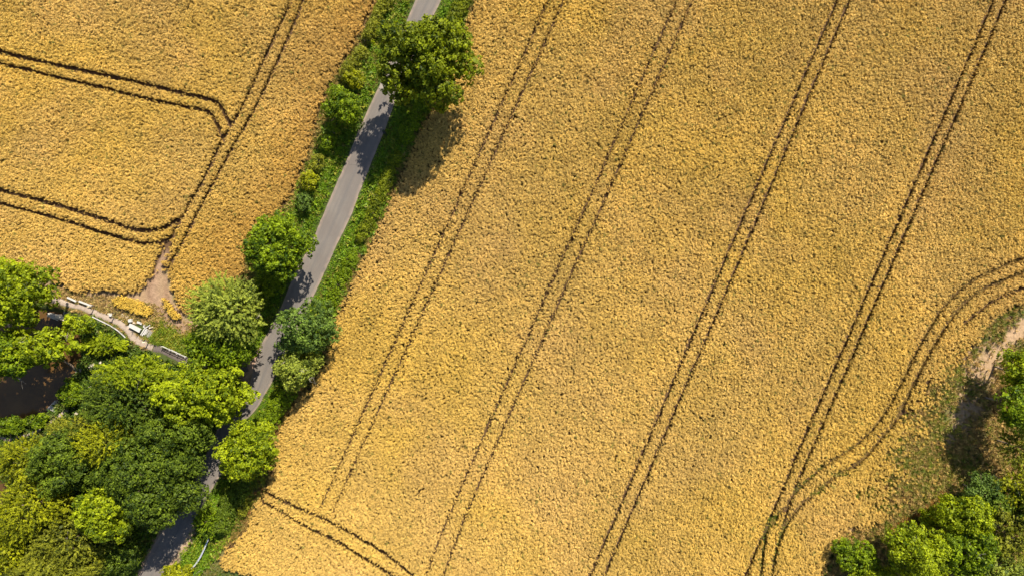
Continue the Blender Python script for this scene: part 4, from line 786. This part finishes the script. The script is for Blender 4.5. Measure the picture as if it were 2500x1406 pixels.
# culvert at the head of the pond
c = at(156, 778); c[2] = -.62; e = empty('culvert', c, -.35); tag(e, 'stone culvert with a black round mouth at the head of the pond', 'culvert')
for i, (x, y, z, sx, sy, sz) in enumerate(((-.62, .05, .28, .5, .42, .56), (.62, .1, .28, .5, .42, .56), (-.58, .05, .78, .55, .4, .36), (.58, .1, .78, .5, .4, .36), (0, .1, 1.02, .72, .42, .26))): MB().box((x, y, z), (sx, sy, sz), jit=.04, seed=i).build('stone', STONE, e)
rr_ = MB(); n = 16
for k in range(n):
    for (rad_, y) in ((.40, -.22), (.40, .9), (.33, .9), (.33, -.22)): rr_.v.append((rad_*math.cos(6.2832*k/n), y, .42+rad_*math.sin(6.2832*k/n)))
for k in range(n):
    for j in range(4): rr_.f.append((k*4+j, k*4+(j+1) % 4, ((k+1) % n)*4+(j+1) % 4, ((k+1) % n)*4+j))
rr_.build('pipe', BLACK, e, True); MB().tube([(0, .55, .42), (0, .6, .42)], [.33, .33], 16).build('pipe_end', BLACK, e)
p, q = (120, 768), (147, 779); c = at(133, 773); c[2] = -.15; o = MB().box((0, 0, 0), (length(p, q), .45, .9), jit=.03, seed=4).build('head_wall', CONCRETE); o.location = c; o.rotation_euler = (0, 0, ang(p, q)); tag(o, 'low concrete wall at the pond head beside the culvert', 'wall')
# slab and stones by the pond
c = at(130, 996); c[2] = -.30; o = MB().box((0, 0, 0), (1.5, 1.1, .5), jit=.04, seed=8).build('concrete_slab', CONCRETE); o.location = c; o.rotation_euler = (0, 0, .78); tag(o, 'pale concrete slab jutting into the pond', 'slab')
for i, (x, y, sx, sy, lb) in enumerate(((188, 1008, .75, .55, 'squared pale stone block by the wood edge near the slab'), (206, 955, .9, .4, 'long pale stone on the bank above the fallen log'), (222, 945, .5, .35, 'small pale stone at the upper end of the long bank stone'), (192, 905, .8, .6, 'pinkish boulder at the pond corner by the leaning tree'), (226, 893, 1.0, .7, 'large earthy boulder behind the pond corner'), (248, 885, .55, .45, 'buff boulder below the cypress sprays'))):
    o = MB().rock((0, 0, -.05), (sx, sy, .4), 80+i).build('boulder', STONE); o.location = at(x, y); o.rotation_euler = (0, 0, .6 if i < 3 else .2*i); tag(o, lb, 'stone')
o = MB().tube([(-.55, 0, .1), (0, .05, .12), (.5, -.03, .1), (.75, .06, .16)], [.09, .10, .08, .04], 8).build('fallen_log', DEADWOOD, None, True); o.location = at(183, 996); o.rotation_euler = (0, 0, .75); tag(o, 'bleached fallen log beside the concrete slab', 'log')
# metal guard rail
gp = smooth(WP([(508, 1314), (500, 1335), (489, 1358), (477, 1377), (462, 1392)], .7), 4); e = empty('guard_rail', (*gp[0], gz1(*gp[0]))); tag(e, 'curved grey metal guard rail standing in rough grass by the lane', 'guard rail')
t = np.gradient(gp, axis=0); t /= np.hypot(t[:, 0], t[:, 1])[:, None]; nr = np.column_stack([-t[:, 1], t[:, 0]])
prof = [(-.10, .42), (-.02, .46), (-.09, .50), (-.09, .55), (.06, .58), (-.09, .63), (-.09, .68), (.0, .73), (.10, .735), (.10, .70), (.03, .68), (.03, .46), (.0, .42)]; V = []; F = []; n = len(prof)
for i in range(len(gp)):
    for (o_, z) in prof: V.append((gp[i, 0]-gp[0, 0]+nr[i, 0]*o_, gp[i, 1]-gp[0, 1]+nr[i, 1]*o_, z))
for i in range(len(gp)-1):
    for k in range(n): F.append((i*n+k, i*n+(k+1) % n, (i+1)*n+(k+1) % n, (i+1)*n+k))
F += [tuple(range(n)), tuple((len(gp)-1)*n+k for k in range(n))[::-1]]; me = bpy.data.meshes.new('beam'); me.from_pydata(V, [], F); me.update(); link('beam', me, GALV, e)
for i in (1, len(gp)//2, len(gp)-2): m_ = gp[i]-gp[0]+nr[i]*.10; MB().box((m_[0], m_[1], .25), (.10, .10, .9), math.atan2(t[i, 1], t[i, 0])).build('post', DARKWOOD, e)
# bleached dead branches below the rail
for j, (pts, lb) in enumerate((([(444, 1386), (442, 1374), (448, 1366), (453, 1357)], 'thin bleached branch rising from the lemon-yellow bush'), ([(452, 1391), (459, 1384), (462, 1381)], 'short bleached twig beside the end of the guard rail'), ([(473, 1408), (481, 1398), (492, 1389), (500, 1391)], 'forked bleached branch lying below the guard rail'), ([(472, 1384), (474, 1397), (476, 1402)], 'bleached stick leaning under the guard rail'))):
    P_ = [at(x, y, .25+.1*i) for i, (x, y) in enumerate(pts)]; b0 = P_[0]; o = MB().tube([tuple(p-b0) for p in P_], np.linspace(.055, .02, len(P_)), 6).build('dead_branch', DEADWOOD, None, True); o.location = [float(v) for v in b0-np.array([0, 0, .2])]; tag(o, lb, 'branch')
